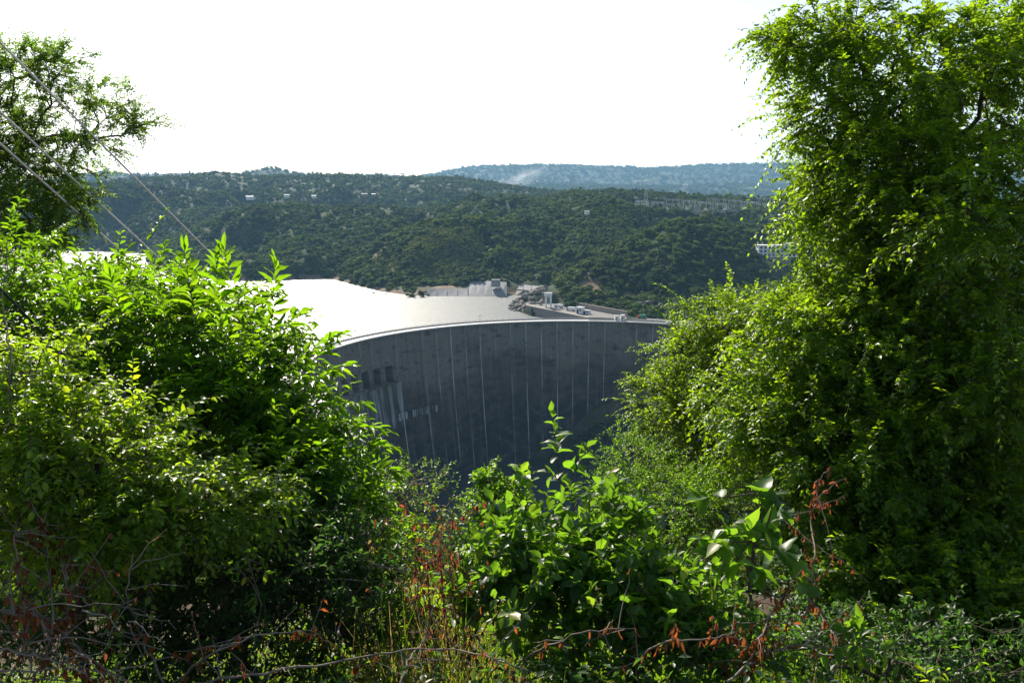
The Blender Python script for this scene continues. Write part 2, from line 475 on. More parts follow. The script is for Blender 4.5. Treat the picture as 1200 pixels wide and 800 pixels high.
    for a, b in zip(spur_q[:-1], spur_q[1:]):
        d, t_ = seg_dist(x, y, a[:2], b[:2])
        k = d < best
        best = np.where(k, d, best); zc = np.where(k, a[2] + (b[2] - a[2]) * t_, zc)
    spur = zc - best * 0.95 + rough * 8
    nearside = np.maximum(camh, spur)
    ns = ~ins_ & (down | (ch > -2e4)) & (sN < 120)
    h = np.where(ns & down, np.maximum(np.where(sN > 0, h, -122 + rough * 10 + rough2 * 3), nearside), h)
    left = ~down & ~ins_ & (y < 1400) & (sN < 0)
    h = np.where(left, np.maximum(np.minimum(h, 12), nearside), h)
    h = np.where((r < 300) & (sN < 60), camh, h)
    # steps of the ground at the dam are hidden inside the concrete
    return h.reshape(shape)
SHELVES = []
def shelf(u0, v0, u1, v1, z, wd, fe):
    SHELVES.append((at_z(u0, v0, z)[:2], at_z(u1, v1, z)[:2], wd, z, fe))
shelf(690, 371, 800, 378, 7.6, 14, 18)
shelf(650, 360.5, 735, 373, 8.2, 14, 10)
shelf(628, 356, 645, 357, 8.2, 8, 8)
SHELVES.append((SWY[0][:2], SWY[1][:2], 55, SWY[0][2], 50))

def build_terrain():
    rr = np.concatenate([np.geomspace(0.6, 60, 70), np.geomspace(60, 480, 60)[1:], np.arange(484, 1450, 4.5), np.geomspace(1450, 13000, 140)[1:]])
    th = np.concatenate([np.linspace(-math.pi, -R_(41), 55)[:-1], np.linspace(-R_(41), R_(41), 520), np.linspace(R_(41), math.pi, 55)[1:-1]])
    RR, TH = np.meshgrid(rr, th, indexing='ij')
    X, Y = RR * np.sin(TH), RR * np.cos(TH)
    Z = height(X, Y)
    nr, nt = X.shape
    v = np.stack([X, Y, Z], -1).reshape(-1, 3)
    v = np.concatenate([v, [[0, 0, float(Z[0].mean())]]])
    i, j = np.meshgrid(np.arange(nr - 1), np.arange(nt), indexing='ij')
    a = i * nt + j
    b = i * nt + (j + 1) % nt
    f = np.stack([a, b, b + nt, a + nt], -1).reshape(-1, 4)[:, ::-1]
    me = pydata('ground', v, f, M['terrain'], True)
    # cap at the camera's feet
    gx = np.gradient(Z, axis=0) / np.maximum(np.gradient(RR, axis=0), 1e-3)
    gt = np.gradient(Z, axis=1) / np.maximum(RR * np.gradient(TH, axis=1), 1e-3)
    sl = np.hypot(gx, gt)
    noi = fbm(X / 40, Y / 40, 4)
    bare = np.clip((sl - 0.85 + noi * 0.8) * 2.5, 0, 1) * np.where(Z < 6, 0.35, 0.04)
    bare = np.maximum(bare, np.clip(1 - np.abs(Z - 2) / 5, 0, 1) * (RR > 700))
    for (u, v_, Yd, rad) in [(448, 276, 1235, 22), (462, 301, 1150, 14), (486, 268, 1260, 12), (520, 330, 1060, 20), (690, 345, 900, 22), (735, 352, 890, 14)]:
        p = at_y(u, v_, Yd)
        bare = np.maximum(bare, np.clip(1.3 - np.hypot(X - p[0], (Y - p[1]) * 0.7) / rad + noi, 0, 1))
    near = np.clip((90 - RR) / 30, 0, 1)
    set_attr(me, 'bare', np.append(bare.ravel(), 0))
    set_attr(me, 'near', np.append(near.ravel(), 1))
    o = link('ground', me)
    o['kind'] = 'structure'
    return o
build_terrain()

# ------------------------------------------------------------------ water
def poly_sheet(name, pts, z, mat):
    me = bpy.data.meshes.new(name)
    me.from_pydata([(float(p[0]), float(p[1]), z) for p in pts], [], [list(range(len(pts)))])
    me.update()
    if me.polygons[0].normal.z < 0: me.flip_normals()
    me.materials.append(mat)
    o = link(name, me)
    o['kind'] = 'structure'
    return o
# the lake sheet runs a little under its banks
lake = []
wp = water_poly
cx_, cy_ = -420, 1050
for i, p in enumerate(shore):
    a, b = np.array(shore[i - 1] if i else shore[0]), np.array(shore[(i + 1) if i + 1 < len(shore) else i])
    tg = (b - a) / max(1e-6, np.linalg.norm(b - a))
    nrm = np.array([tg[1], -tg[0]])
    if inside(np.array([p[0] + nrm[0] * 3]), np.array([p[1] + nrm[1] * 3]), wp)[0]: nrm = -nrm
    lake.append(np.array(p) + nrm * 14)
lake += [np.array(q) for q in arcpts]
poly_sheet('lake', lake, 0.0, M['water'])
poly_sheet('river', [onarc(a, DR - 8)[:2] for a in np.linspace(100, 200, 16)] + [np.array(q) for q in [(0, 470), (80, 440), (300, 330), (420, 420), (200, 560), (90, 640)]], -117.5, M['water'])

# ------------------------------------------------------------------ the dam
CREST = 8.0
def dsoff(z):                                # how far the downstream face stands downstream of the crest edge
    k = max(0.0, (CREST - z) / 126.0)
    return 5.0 + 17.0 * k ** 1.35
dam = empty('arch_dam', (DC[0], DC[1], 0), 'huge curved dark concrete arch dam wall holding back the lake', 'dam')
def arc_block(a0, a1, z0, z1, r_back=None, n=4, rows=None, chamfer=0.35, front=None):
    """a block of the wall between two angles and two heights, front face follows the curved profile; joints recessed"""
    rows = rows or max(2, int((z1 - z0) / 9))
    dch = math.degrees(chamfer / DR)
    angs = [a0, a0 + dch] + list(np.linspace(a0 + dch, a1 - dch, n + 1))[1:-1] + [a1 - dch, a1]
    zs = np.linspace(z1, z0, rows + 1)
    v, uv, f = [], [], []
    na = len(angs)
    for z in zs:
        for k, a in enumerate(angs):
            r = DR - (dsoff(z) if front is None else front)
            if k in (0, na - 1): r += chamfer
            v.append(onarc(a, r, z) - np.array([DC[0], DC[1], 0])); uv.append((R_(a - A0) * DR, z))
    for i in range(rows):
        for k in range(na - 1):
            a = i * na + k
            f.append([a, a + na, a + na + 1, a + 1])
    nf = len(v)
    for z in (zs[0], zs[-1]):
        for k, a in enumerate(angs):
            v.append(onarc(a, (DR + 4) if r_back is None else r_back, z) - np.array([DC[0], DC[1], 0])); uv.append((R_(a - A0) * DR, z))
    for k in range(na - 1):
        f.append([k, k + 1, nf + k + 1, nf + k])
        lo = rows * na
        f.append([lo + k, nf + na + k, nf + na + k + 1, lo + k + 1])
        f.append([nf + k, nf + k + 1, nf + na + k + 1, nf + na + k])
    l = [i * na for i in range(rows + 1)] + [nf + na, nf]
    r = [i * na + na - 1 for i in range(rows + 1)] + [nf + na + na - 1, nf + na - 1]
    f.append(l); f.append(r[::-1])
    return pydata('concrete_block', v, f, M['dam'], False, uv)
NB = 36
dA = (A1 - A0) / NB
gates = range(19, 25)
for i in range(NB):
    a0, a1 = A0 + i * dA, A0 + (i + 1) * dA
    if i in gates:
        zt, zb = -17.0, -31.0
        for z0, z1 in ((zt, CREST - 1.2), (-127, zb)):
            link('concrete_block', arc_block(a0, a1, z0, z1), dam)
        for b0, b1 in ((a0, a0 + 0.85), (a1 - 0.85, a1)):
            link('pier', arc_block(b0, b1, zb, zt, n=1, rows=3, chamfer=0.12), dam)
        gme = arc_block(a0 + 0.85, a1 - 0.85, zb, zt, n=3, rows=4, chamfer=0.05, front=0.0)
        gme.materials.clear(); gme.materials.append(M['rust'])
        gt_ = link('sluice_gate', gme, dam)
        for kk in range(4):                   # stiffening ribs across the gate
            hb = MB()
            zz = zb + 2 + kk * 3.3
            aa = [onarc(a, DR - 0.4, zz) - np.array([DC[0], DC[1], 0]) for a in np.linspace(a0 + 0.9, a1 - 0.9, 4)]
            hb.tube(aa, [0.35] * 4, 4)
            hb.build('gate_rib', M['steel'], gt_)
        sill = arc_block(a0 + 0.2, a1 - 0.2, zb - 1.4, zb + 0.6, n=3, rows=1, chamfer=0.1, front=dsoff(zb) + 2.2)
        link('sill', sill, dam)
    else:
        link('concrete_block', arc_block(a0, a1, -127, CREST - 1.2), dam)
def arc_strip(name, r0, r1, z0, z1, mat, a0=A0 - 1, a1=A1 + 3, n=150, uv=True):
    v, f, u = [], [], []
    for a in np.linspace(a0, a1, n):
        for r, z in ((r0, z0), (r1, z0), (r1, z1), (r0, z1)):
            v.append(onarc(a, r, z) - np.array([DC[0], DC[1], 0])); u.append((R_(a - A0) * DR, z))
    for i in range(n - 1):
        for k in range(4):
            a, b = i * 4 + k, i * 4 + (k + 1) % 4
            f.append([a, a + 4, b + 4, b])
    f.append([0, 1, 2, 3]); f.append([(n - 1) * 4 + k for k in (3, 2, 1, 0)])
    return link(name, pydata(name, v, f, mat, False, u), dam)
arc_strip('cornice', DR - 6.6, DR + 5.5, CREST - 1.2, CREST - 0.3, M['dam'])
arc_strip('road_deck', DR - 5.9, DR + 4.9, CREST - 0.3, CREST - 0.15, M['pale_concrete'])
arc_strip('footway', DR - 6.0, DR - 4.0, CREST - 0.149, CREST + 0.02, M['pale_concrete'])
arc_strip('downstream_parapet', DR - 6.62, DR - 6.05, CREST - 0.298, CREST + 0.4, M['pale_concrete'])
arc_strip('upstream_parapet', DR + 4.95, DR + 5.45, CREST - 0.298, CREST + 0.9, M['concrete'])
rail = MB()
for a in np.linspace(A0, A1, 170):
    p = onarc(a, DR + 5.2, CREST + 0.9) - np.array([DC[0], DC[1], 0])
    rail.box(p + [0, 0, 0.4], (0.35, 0.35, 0.8), R_(a))
rl = rail.build('railing_posts', M['steel'], dam); rl['kind'] = 'stuff'
arc_strip('handrail', DR + 5.12, DR + 5.28, CREST + 1.7, CREST + 1.82, M['steel'])

# ------------------------------------------------------------------ far woods
t = NT('far_foliage')
oi = t.n('ShaderNodeObjectInfo')
g = t.n('ShaderNodeNewGeometry')
nz = t.noise(g.outputs['Position'], 0.006, 3, 0.5)
cc = t.ramp(oi.outputs['Random'], [(0.0, (0.006, 0.028, 0.008)), (0.4, (0.024, 0.070, 0.012)), (0.75, (0.062, 0.125, 0.016)), (1.0, (0.15, 0.19, 0.03))])
c = t.mix(t.ramp(nz.outputs[0], [(0.45, 0.0), (0.6, 0.75)]).outputs[0], cc.outputs[0], (0.010, 0.032, 0.014))
nz2 = t.noise(g.outputs['Position'], 0.013, 3, 0.5)
c = t.mix(t.ramp(nz2.outputs[0], [(0.52, 0.0), (0.68, 0.6)]).outputs[0], c, (0.095, 0.145, 0.020))
d1 = t.bsdf(c, 0.7, 0.15)
d2 = t.n('ShaderNodeBsdfTranslucent', ins={0: t.mix(0.5, c, (0.12, 0.18, 0.02))})
M['far_leaf'] = t.done(t.n('ShaderNodeMixShader', ins={0: 0.42, 1: d1.outputs[0], 2: d2.outputs[0]}))
M['bark'] = simple('bark', (0.085, 0.065, 0.05), 0.9, 0.45, 6.0)
M['pale_bark'] = simple('pale_bark', (0.17, 0.145, 0.12), 0.9, 0.45, 8.0)

def rand_unit(n, r=rng):
    v = r.normal(size=(n, 3))
    return v / np.linalg.norm(v, axis=1)[:, None]
def crown_mesh(seed, n_leaf=420, lobes=9, flat=0.75, umbrella=0.0):
    """a crown of unit radius, base at z=0: leaf clumps spread over overlapping lobes, uneven outline"""
    r = np.random.default_rng(seed)
    cen = r.normal(size=(lobes, 3)) * [0.42, 0.42, 0.30] + [0, 0, 0.75 + umbrella]
    rad = r.uniform(0.30, 0.52, lobes)
    k = r.integers(0, lobes, n_leaf)
    d = rand_unit(n_leaf, r)
    d[:, 2] = np.abs(d[:, 2]) * 0.9 - 0.25 * (r.random(n_leaf) < 0.3)
    p = cen[k] + d * (rad[k] * r.uniform(0.72, 1.1, n_leaf))[:, None] * [1, 1, flat]
    s = r.uniform(0.055, 0.14, n_leaf)
    nrm = d + rand_unit(n_leaf, r) * 0.75
    nrm /= np.linalg.norm(nrm, axis=1)[:, None]
    ax = np.cross(nrm, rand_unit(n_leaf, r)); ax /= np.linalg.norm(ax, axis=1)[:, None]
    bx = np.cross(nrm, ax)
    q = []
    for (a, b, c_) in ((-1, -0.35, 0), (0.1, -1, 0.25), (1, 0.3, 0), (-0.2, 0.9, 0.25)):
        q.append(p + ax * (a * s)[:, None] + bx * (b * s)[:, None] + nrm * (c_ * s)[:, None])
    v = np.stack(q, 1).reshape(-1, 3)
    f = np.arange(n_leaf * 4).reshape(-1, 4)
    # dense inner branches and leaves of every lobe
    vs2, fs2 = [], []
    ph = (1 + 5 ** 0.5) / 2
    ico = np.array([(-1, ph, 0), (1, ph, 0), (-1, -ph, 0), (1, -ph, 0), (0, -1, ph), (0, 1, ph), (0, -1, -ph), (0, 1, -ph), (ph, 0, -1), (ph, 0, 1), (-ph, 0, -1), (-ph, 0, 1)]) / 1.9
    icf = [(0, 11, 5), (0, 5, 1), (0, 1, 7), (0, 7, 10), (0, 10, 11), (1, 5, 9), (5, 11, 4), (11, 10, 2), (10, 7, 6), (7, 1, 8), (3, 9, 4), (3, 4, 2), (3, 2, 6), (3, 6, 8), (3, 8, 9), (4, 9, 5), (2, 4, 11), (6, 2, 10), (8, 6, 7), (9, 8, 1)]
    for i in range(lobes):
        b = len(vs2)
        vs2 += list(cen[i] + ico * rad[i] * r.uniform(0.6, 0.85, (12, 1)) * [1, 1, flat])
        fs2 += [[a + b + len(v) for a in ff] for ff in icf]
    allv = np.concatenate([v, np.array(vs2)])
    faces = [list(map(int, x)) for x in f] + fs2
    return pydata('crown', allv, faces, M['far_leaf'])
def trunk_mesh(seed):
    r = random.Random(seed)
    m = MB()
    pts = [(0, 0, -0.15), (r.uniform(-.03, .03), r.uniform(-.03, .03), 0.25), (r.uniform(-.06, .06), r.uniform(-.06, .06), 0.75)]
    m.tube(pts, [0.06, 0.045, 0.03], 5)
    for k in range(3):
        a = r.uniform(0, 6.28)
        m.tube([pts[1], (math.cos(a) * .3, math.sin(a) * .3, .7)], [0.03, 0.012], 4)
    return pydata('trunk', m.v, m.f, M['bark'])
PROTO = bpy.data.collections.new('wood_kinds')
crowns = [crown_mesh(50 + k, 380, 8 + k % 4, 0.7 + 0.1 * (k % 3)) for k in range(14)]
trunks = [trunk_mesh(k) for k in range(3)]
for k, me in enumerate(crowns):
    o = bpy.data.objects.new('crown_kind_%d' % k, me)
    PROTO.objects.link(o)

# clearings where no tall trees grow: (u, v, distance, radius)
CLEAR = [(448, 276, 1235, 18), (462, 301, 1150, 12), (690, 345, 905, 16), (735, 352, 890, 11), (909, 303, 1000, 34), (905, 312, 975, 26)]
def forest_points():
    P_, Sc, Ro = [], [], []
    def band(r0, r1, spacing, s0, s1, amax=40):
        area = R_(2 * amax) * (r1 * r1 - r0 * r0) / 2
        n = int(area / (spacing * spacing))
        rr = np.sqrt(rng.uniform(r0 * r0, r1 * r1, n))
        th = rng.uniform(-R_(amax), R_(amax), n)
        x, y = rr * np.sin(th), rr * np.cos(th)
        z = height(x, y)
        e = 3.0
        gx_, gy_ = (height(x + e, y) - z) / e, (height(x, y + e) - z) / e
        sl = np.hypot(gx_, gy_)
        tilt = np.stack([np.arctan(gy_) * 0.8, -np.arctan(gx_) * 0.8, np.zeros_like(x)], 1)
        keep = (z > 3.2) & (sl < 1.5)
        keep &= ~inside(x, y, water_poly)
        rho = np.hypot(x - DC[0], y - DC[1])
        keep &= ~(rho < DR + 12)
        s = rng.uniform(s0, s1, n) * (0.8 + 0.9 * np.clip(fbm(x / 90, y / 90, 3) + 0.25, 0, 0.7))
        for sh in SHELVES:
            keep &= seg_dist(x, y, sh[0], sh[1])[0] > sh[2] + 4
        for (u, v, Yd, rad) in CLEAR:
            p = at_y(u, v, Yd)
            keep &= np.hypot(x - p[0], (y - p[1]) * 0.7) > rad * rng.uniform(0.7, 1.2, n)
        keep &= ~((x > -122) & (x < 52) & (y > 870) & (y < 1064))
        # the scrubby slope left of the middle hill carries only low bushes
        p = at_y(520, 285, 1180)
        scrub = np.exp(-(((x - p[0]) / 62) ** 2 + ((y - p[1]) / 75) ** 2))
        keep &= ~((scrub > 0.45) & (rng.random(n) < 0.93))
        gap = fbm(x / 45 + 9, y / 45, 3)
        keep &= ~((gap > 0.17) & (rng.random(n) < 0.55))
        P_.append(np.stack([x, y, z - 0.6 * s], 1)[keep]); Sc.append(s[keep]); Ro.append(tilt[keep])
    band(745, 1500, 7.4, 4.4, 8.0)
    band(1500, 2600, 10, 5, 8.5)
    band(2600, 4200, 17, 6.5, 10.5, 36)
    band(4200, 8000, 36, 9, 17, 34)
    band(8000, 11600, 60, 14, 24, 34)
    return np.concatenate(P_), np.concatenate(Sc), np.concatenate(Ro)
FP, FS, FR = forest_points()
# the scrubby slope is covered with low bushes
p_ = at_y(520, 285, 1180)
sx_, sy_ = p_[0] + rng.normal(0, 55, 4500), p_[1] + rng.normal(0, 65, 4500)
sz_ = height(sx_, sy_)
sk_ = (sz_ > 4) & (sy_ > 1066)
SP, SS = np.stack([sx_, sy_, sz_ - 0.5], 1)[sk_], rng.uniform(1.3, 2.8, 4500)[sk_]
# wall of the gorge: low bushes clinging to the rock
ga = rng.uniform(-10, 190, 14000); gr = rng.uniform(0, 1, 14000)
gx = rng.uniform(20, 330, 14000); gy = rng.uniform(520, 790, 14000)
gz = height(gx, gy)
gk = (gz > -112) & (gz < 7) & (np.hypot(gx - DC[0], gy - DC[1]) < 600) & ((gx - AX_P[0]) * AX_N[0] + (gy - AX_P[1]) * AX_N[1] > 110)
gk &= ~((np.hypot(gx - DC[0], gy - DC[1]) > DR - 26) & (gx < 150)) & (fbm(gx / 30 + 2, gy / 30, 3) < 0.25)
FP = np.concatenate([FP, np.stack([gx, gy, gz - 0.8], 1)[gk]])
FS = np.concatenate([FS, rng.uniform(1.8, 3.6, 14000)[gk]])
# near bank between the camera hill and the dam
nx_, ny_ = rng.uniform(-330, 260, 9000), rng.uniform(70, 520, 9000)
nz_ = height(nx_, ny_)
nk = (nz_ > -108) & (np.hypot(nx_ - DC[0], ny_ - DC[1]) > 0) & ~inside(nx_, ny_, water_poly) & ~((np.abs(np.hypot(nx_ - DC[0], ny_ - DC[1]) - DR) < 26))
FP = np.concatenate([FP, np.stack([nx_, ny_, nz_ - 1.0], 1)[nk]])
FS = np.concatenate([FS, rng.uniform(2.0, 3.6, 9000)[nk]])

def instance_tree(name, P_, Sc, coll, nkinds, tilt=None):
    me = bpy.data.meshes.new(name)
    me.vertices.add(len(P_))
    me.vertices.foreach_set('co', P_.astype(np.float32).ravel())
    n = len(P_)
    rot = np.stack([rng.normal(0, .06, n), rng.normal(0, .06, n), rng.uniform(0, 6.28, n)], 1)
    if tilt is not None:                      # trees on a slope lean with it
        rot[:len(tilt), :2] += tilt[:, :2]; rot[:len(tilt), 2] = rng.integers(0, 2, len(tilt)) * 0.0
    sc = np.stack([Sc * rng.uniform(.85, 1.2, n), Sc * rng.uniform(.85, 1.2, n), Sc * rng.uniform(.65, 1.15, n)], 1)
    set_attr(me, 'rot', rot, 'FLOAT_VECTOR'); set_attr(me, 'scl', sc, 'FLOAT_VECTOR')
    set_attr(me, 'kind', rng.integers(0, nkinds, n), 'INT')
    o = link(name, me)
    ng = bpy.data.node_groups.new(name + '_nodes', 'GeometryNodeTree')
    ng.interface.new_socket('Geometry', in_out='INPUT', socket_type='NodeSocketGeometry')
    ng.interface.new_socket('Geometry', in_out='OUTPUT', socket_type='NodeSocketGeometry')
    gi, go = ng.nodes.new('NodeGroupInput'), ng.nodes.new('NodeGroupOutput')
    ci = ng.nodes.new('GeometryNodeCollectionInfo')
    ci.inputs['Collection'].default_value = coll
    ci.inputs['Separate Children'].default_value = True
    ci.inputs['Reset Children'].default_value = True
    ip = ng.nodes.new('GeometryNodeInstanceOnPoints')
    ip.inputs['Pick Instance'].default_value = True
    def att(nm, ty):
        a = ng.nodes.new('GeometryNodeInputNamedAttribute'); a.data_type = ty; a.inputs[0].default_value = nm
        return a.outputs[0]
    ng.links.new(gi.outputs[0], ip.inputs['Points'])
    ng.links.new(ci.outputs[0], ip.inputs['Instance'])
    ng.links.new(att('kind', 'INT'), ip.inputs['Instance Index'])
    ng.links.new(att('rot', 'FLOAT_VECTOR'), ip.inputs['Rotation'])
    ng.links.new(att('scl', 'FLOAT_VECTOR'), ip.inputs['Scale'])
    ng.links.new(ip.outputs[0], go.inputs[0])
    o.modifiers.new('scatter', 'NODES').node_group = ng
    return o
wood = instance_tree('wooded_hills', FP, FS, PROTO, len(crowns), FR)
t = NT('scrub_foliage')
oi = t.n('ShaderNodeObjectInfo')
cc = t.ramp(oi.outputs['Random'], [(0.0, (0.13, 0.18, 0.035)), (0.6, (0.19, 0.24, 0.05)), (1.0, (0.26, 0.28, 0.08))])
d1 = t.bsdf(cc.outputs[0], 0.7, 0.15)
d2 = t.n('ShaderNodeBsdfTranslucent', ins={0: (0.22, 0.27, 0.04, 1)})
M['far_scrub'] = t.done(t.n('ShaderNodeMixShader', ins={0: 0.35, 1: d1.outputs[0], 2: d2.outputs[0]}))
PROTO2 = bpy.data.collections.new('scrub_kinds')
for k in range(3):
    me = crowns[k].copy(); me.materials.clear(); me.materials.append(M['far_scrub'])
    PROTO2.objects.link(bpy.data.objects.new('scrub_kind_%d' % k, me))
scrub = instance_tree('scrub_slope', SP, SS, PROTO2, 3)
tag(scrub, 'paler green scrub on the sunny slope of the middle hill', 'scrub', kind='stuff')
tag(wood, 'dense dark green wood covering the far hills and gorge sides', 'wood', kind='stuff')

# single trees that stand out: along the far waterline and on the skyline of the dark hill
def far_tree(x, y, s, k, label, group):
    z = float(height(np.array([x]), np.array([y]))[0])
    e = empty('bushy_tree', (x, y, z - 0.1 * s), label, 'tree', group)
    c_ = link('crown', crowns[k % 6], e); c_.scale = (s, s, s * 1.1); c_.rotation_euler = (0, 0, k * 1.3)
    t_ = link('trunk', trunks[k % 3], e); t_.scale = (s, s, s)
ORD = ['first', 'second', 'third', 'fourth', 'fifth', 'sixth', 'seventh', 'eighth', 'ninth', 'tenth', 'eleventh', 'twelfth', 'thirteenth', 'fourteenth']
for k, (u, v) in enumerate([(392, 333), (402, 336), (415, 338), (424, 341), (436, 343), (447, 344), (458, 345), (470, 347), (482, 347), (494, 347)]):
    p = at_z(u, v - 2, 3.5)
    far_tree(p[0], p[1] + 9 + 4 * math.sin(k * 2.1), 5.0 + 1.3 * math.sin(k * 1.7), k, 'rounded green tree at the far waterline, %s from the left of ten' % ORD[k], 'trees along the far waterline')
for k, (u, Yd) in enumerate([(742, 1012), (760, 1022), (778, 1035), (796, 1045), (812, 1052), (828, 1060), (846, 1066), (862, 1076)]):
    p = at_y(u, 255, Yd)
    far_tree(p[0], p[1], 6.2 + 1.2 * math.sin(k * 2.3), k + 3, 'rounded tree on the dark hill top below the switchyard, %s from the left of eight' % ORD[k], 'trees on the dark hill top')

# ------------------------------------------------------------------ far bank works
def gz_(x, y): return float(height(np.array([float(x)]), np.array([float(y)]))[0])
def rel(o): return np.array(o.location)
# stepped concrete slope at the waterline: slabs laid side by side
sl = empty('concrete_slope', at_z(560, 347, 0), 'pale concrete slabs sloping into the lake on the far shore', 'embankment')
def slab(pix, name='slab', mat='bank_concrete', th=1.2):
    """pix: four (u, v, z) corners lying on the bank at the stated heights"""
    q = [at_z(u, v, z) - rel(sl) for u, v, z in pix]
    n = np.cross(q[1] - q[0], q[3] - q[0]); n /= np.linalg.norm(n)
    if n[2] < 0: n = -n
    m = MB()
    m.add([p for p in q] + [p - n * th for p in q], [(0, 1, 2, 3), (7, 6, 5, 4), (0, 4, 5, 1), (1, 5, 6, 2), (2, 6, 7, 3), (3, 7, 4, 0)])
    return m.build(name, M[mat], sl)
for k in range(4):
    u0, u1 = 500 + k * 12.2, 500 + (k + 1) * 12.2 - 0.6
    slab([(u0, 348.5, -1), (u1, 348.5, -1), (u1, 338.5 - 0.3 * k, 7), (u0, 338.8 - 0.3 * k, 7)])
for k in range(5):
    u0, u1 = 549.2 + k * 9, 549.2 + (k + 1) * 9 - 0.25
    slab([(u0, 347.5, 0), (u1, 347.3, 0), (u1, 328.5 + 0.5 * k, 14), (u0, 328 + 0.5 * k, 14)])
for k in range(4):
    u0, u1 = 594.5 + k * 9.5, 594.5 + (k + 1) * 9.5 - 0.5
    slab([(u0, 337.5 + k, 6), (u1, 338.5 + k, 6), (u1, 332.5 + 0.9 * k, 10.5), (u0, 331.6 + 0.9 * k, 10.5)])
    slab([(u0, 346.5, -0.5), (u1, 346.5, -0.5), (u1, 339.5 + k, 5), (u0, 338.5 + k, 5)], 'intake_face', 'bank_wall')
tw = MB(); p = at_z(581, 331, 15) - rel(sl)
tw.box((p[0], p[1] + 3, p[2] - 1), (11, 6, 9)).build('gate_shaft', M['concrete'], sl)

# rubble point in front of the quay
def boulder(seed, c, s):
    r = np.random.default_rng(seed)
    ph = (1 + 5 ** 0.5) / 2
    ico = np.array([(-1, ph, 0), (1, ph, 0), (-1, -ph, 0), (1, -ph, 0), (0, -1, ph), (0, 1, ph), (0, -1, -ph), (0, 1, -ph), (ph, 0, -1), (ph, 0, 1), (-ph, 0, -1), (-ph, 0, 1)]) / 1.9
    icf = [(0, 11, 5), (0, 5, 1), (0, 1, 7), (0, 7, 10), (0, 10, 11), (1, 5, 9), (5, 11, 4), (11, 10, 2), (10, 7, 6), (7, 1, 8), (3, 9, 4), (3, 4, 2), (3, 2, 6), (3, 6, 8), (3, 8, 9), (4, 9, 5), (2, 4, 11), (6, 2, 10), (8, 6, 7), (9, 8, 1)]
    v = ico * r.uniform(0.65, 1.15, (12, 1)) * np.array(s) + np.array(c)
    return v, icf
hp = at_z(618, 356, 0)
rub = empty('rubble_point', hp, 'heap of pale grey boulders jutting into the lake beside the quay', 'rocks')
for k in range(130):
    u, v = random.uniform(597, 640), random.uniform(350, 361)
    if v < 352.5 and u < 603: continue
    if (u - 618) ** 2 / 24 ** 2 + (v - 355) ** 2 / 6.5 ** 2 > 1: continue
    p = at_z(u, v, 5.0)
    p[2] = gz_(p[0], p[1]) + 0.6
    p = p - hp
    s = random.uniform(2.0, 4.2)
    bv, bf = boulder(k, p, (s * 1.2, s, s * 0.75))
    MB().add(bv, bf).build('boulder', M['rock'], rub)

# quay with its walls
def wall(name, pix, z0, z1, th, label, cat, mat, nseg, piece='panel'):
    q = [at_z(u, v, z)[:2] for u, v, z in pix]
    o = empty(name, (*q[0], 0), label, cat)
    tot = []
    for a, b in zip(q[:-1], q[1:]):
        for k in range(nseg):
            p0, p1 = a + (b - a) * (k + 0.01) / nseg, a + (b - a) * (k + 0.99) / nseg
            c_ = (p0 + p1) / 2 - q[0]
            L = np.linalg.norm(p1 - p0)
            MB().box((c_[0], c_[1], (z0 + z1) / 2), (L, th, z1 - z0), math.atan2(*(p1 - p0)[::-1])).build(piece, M[mat], o)
    return o
wall('quay_wall', [(617, 357.6, 8.5), (637, 361.6, 8.5), (690, 372.1, 8.5)], -3, 8.8, 3.0, 'brown stone quay wall rising from the lake behind the dam crest', 'wall', 'bank_wall', 7)
wall('retaining_wall', [(652, 354.8, 8.5), (690, 362.5, 8.5), (735, 371, 8.5)], 7.5, 13.5, 1.4, 'long tan retaining wall at the foot of the wooded hill', 'wall', 'bank_wall', 8)
dk = at_z(650, 364, 5.5)
def sheet(name, pix, z, mat):
    q = [at_z(u, v, z) for u, v in pix]
    return poly_sheet(name, q, z, mat)
sheet('quay_deck', [(615, 355), (640, 351.5), (655, 355), (734, 370.8), (735, 373.5), (690, 371.7), (637, 361.2), (617, 357.2)], 8.65, M['asphalt'])
sheet('far_road', [(690, 372.4), (734, 371.2), (800, 375.6), (850, 378), (850, 383), (790, 380.5), (735, 376.2), (690, 375.3)], 7.95, M['asphalt'])

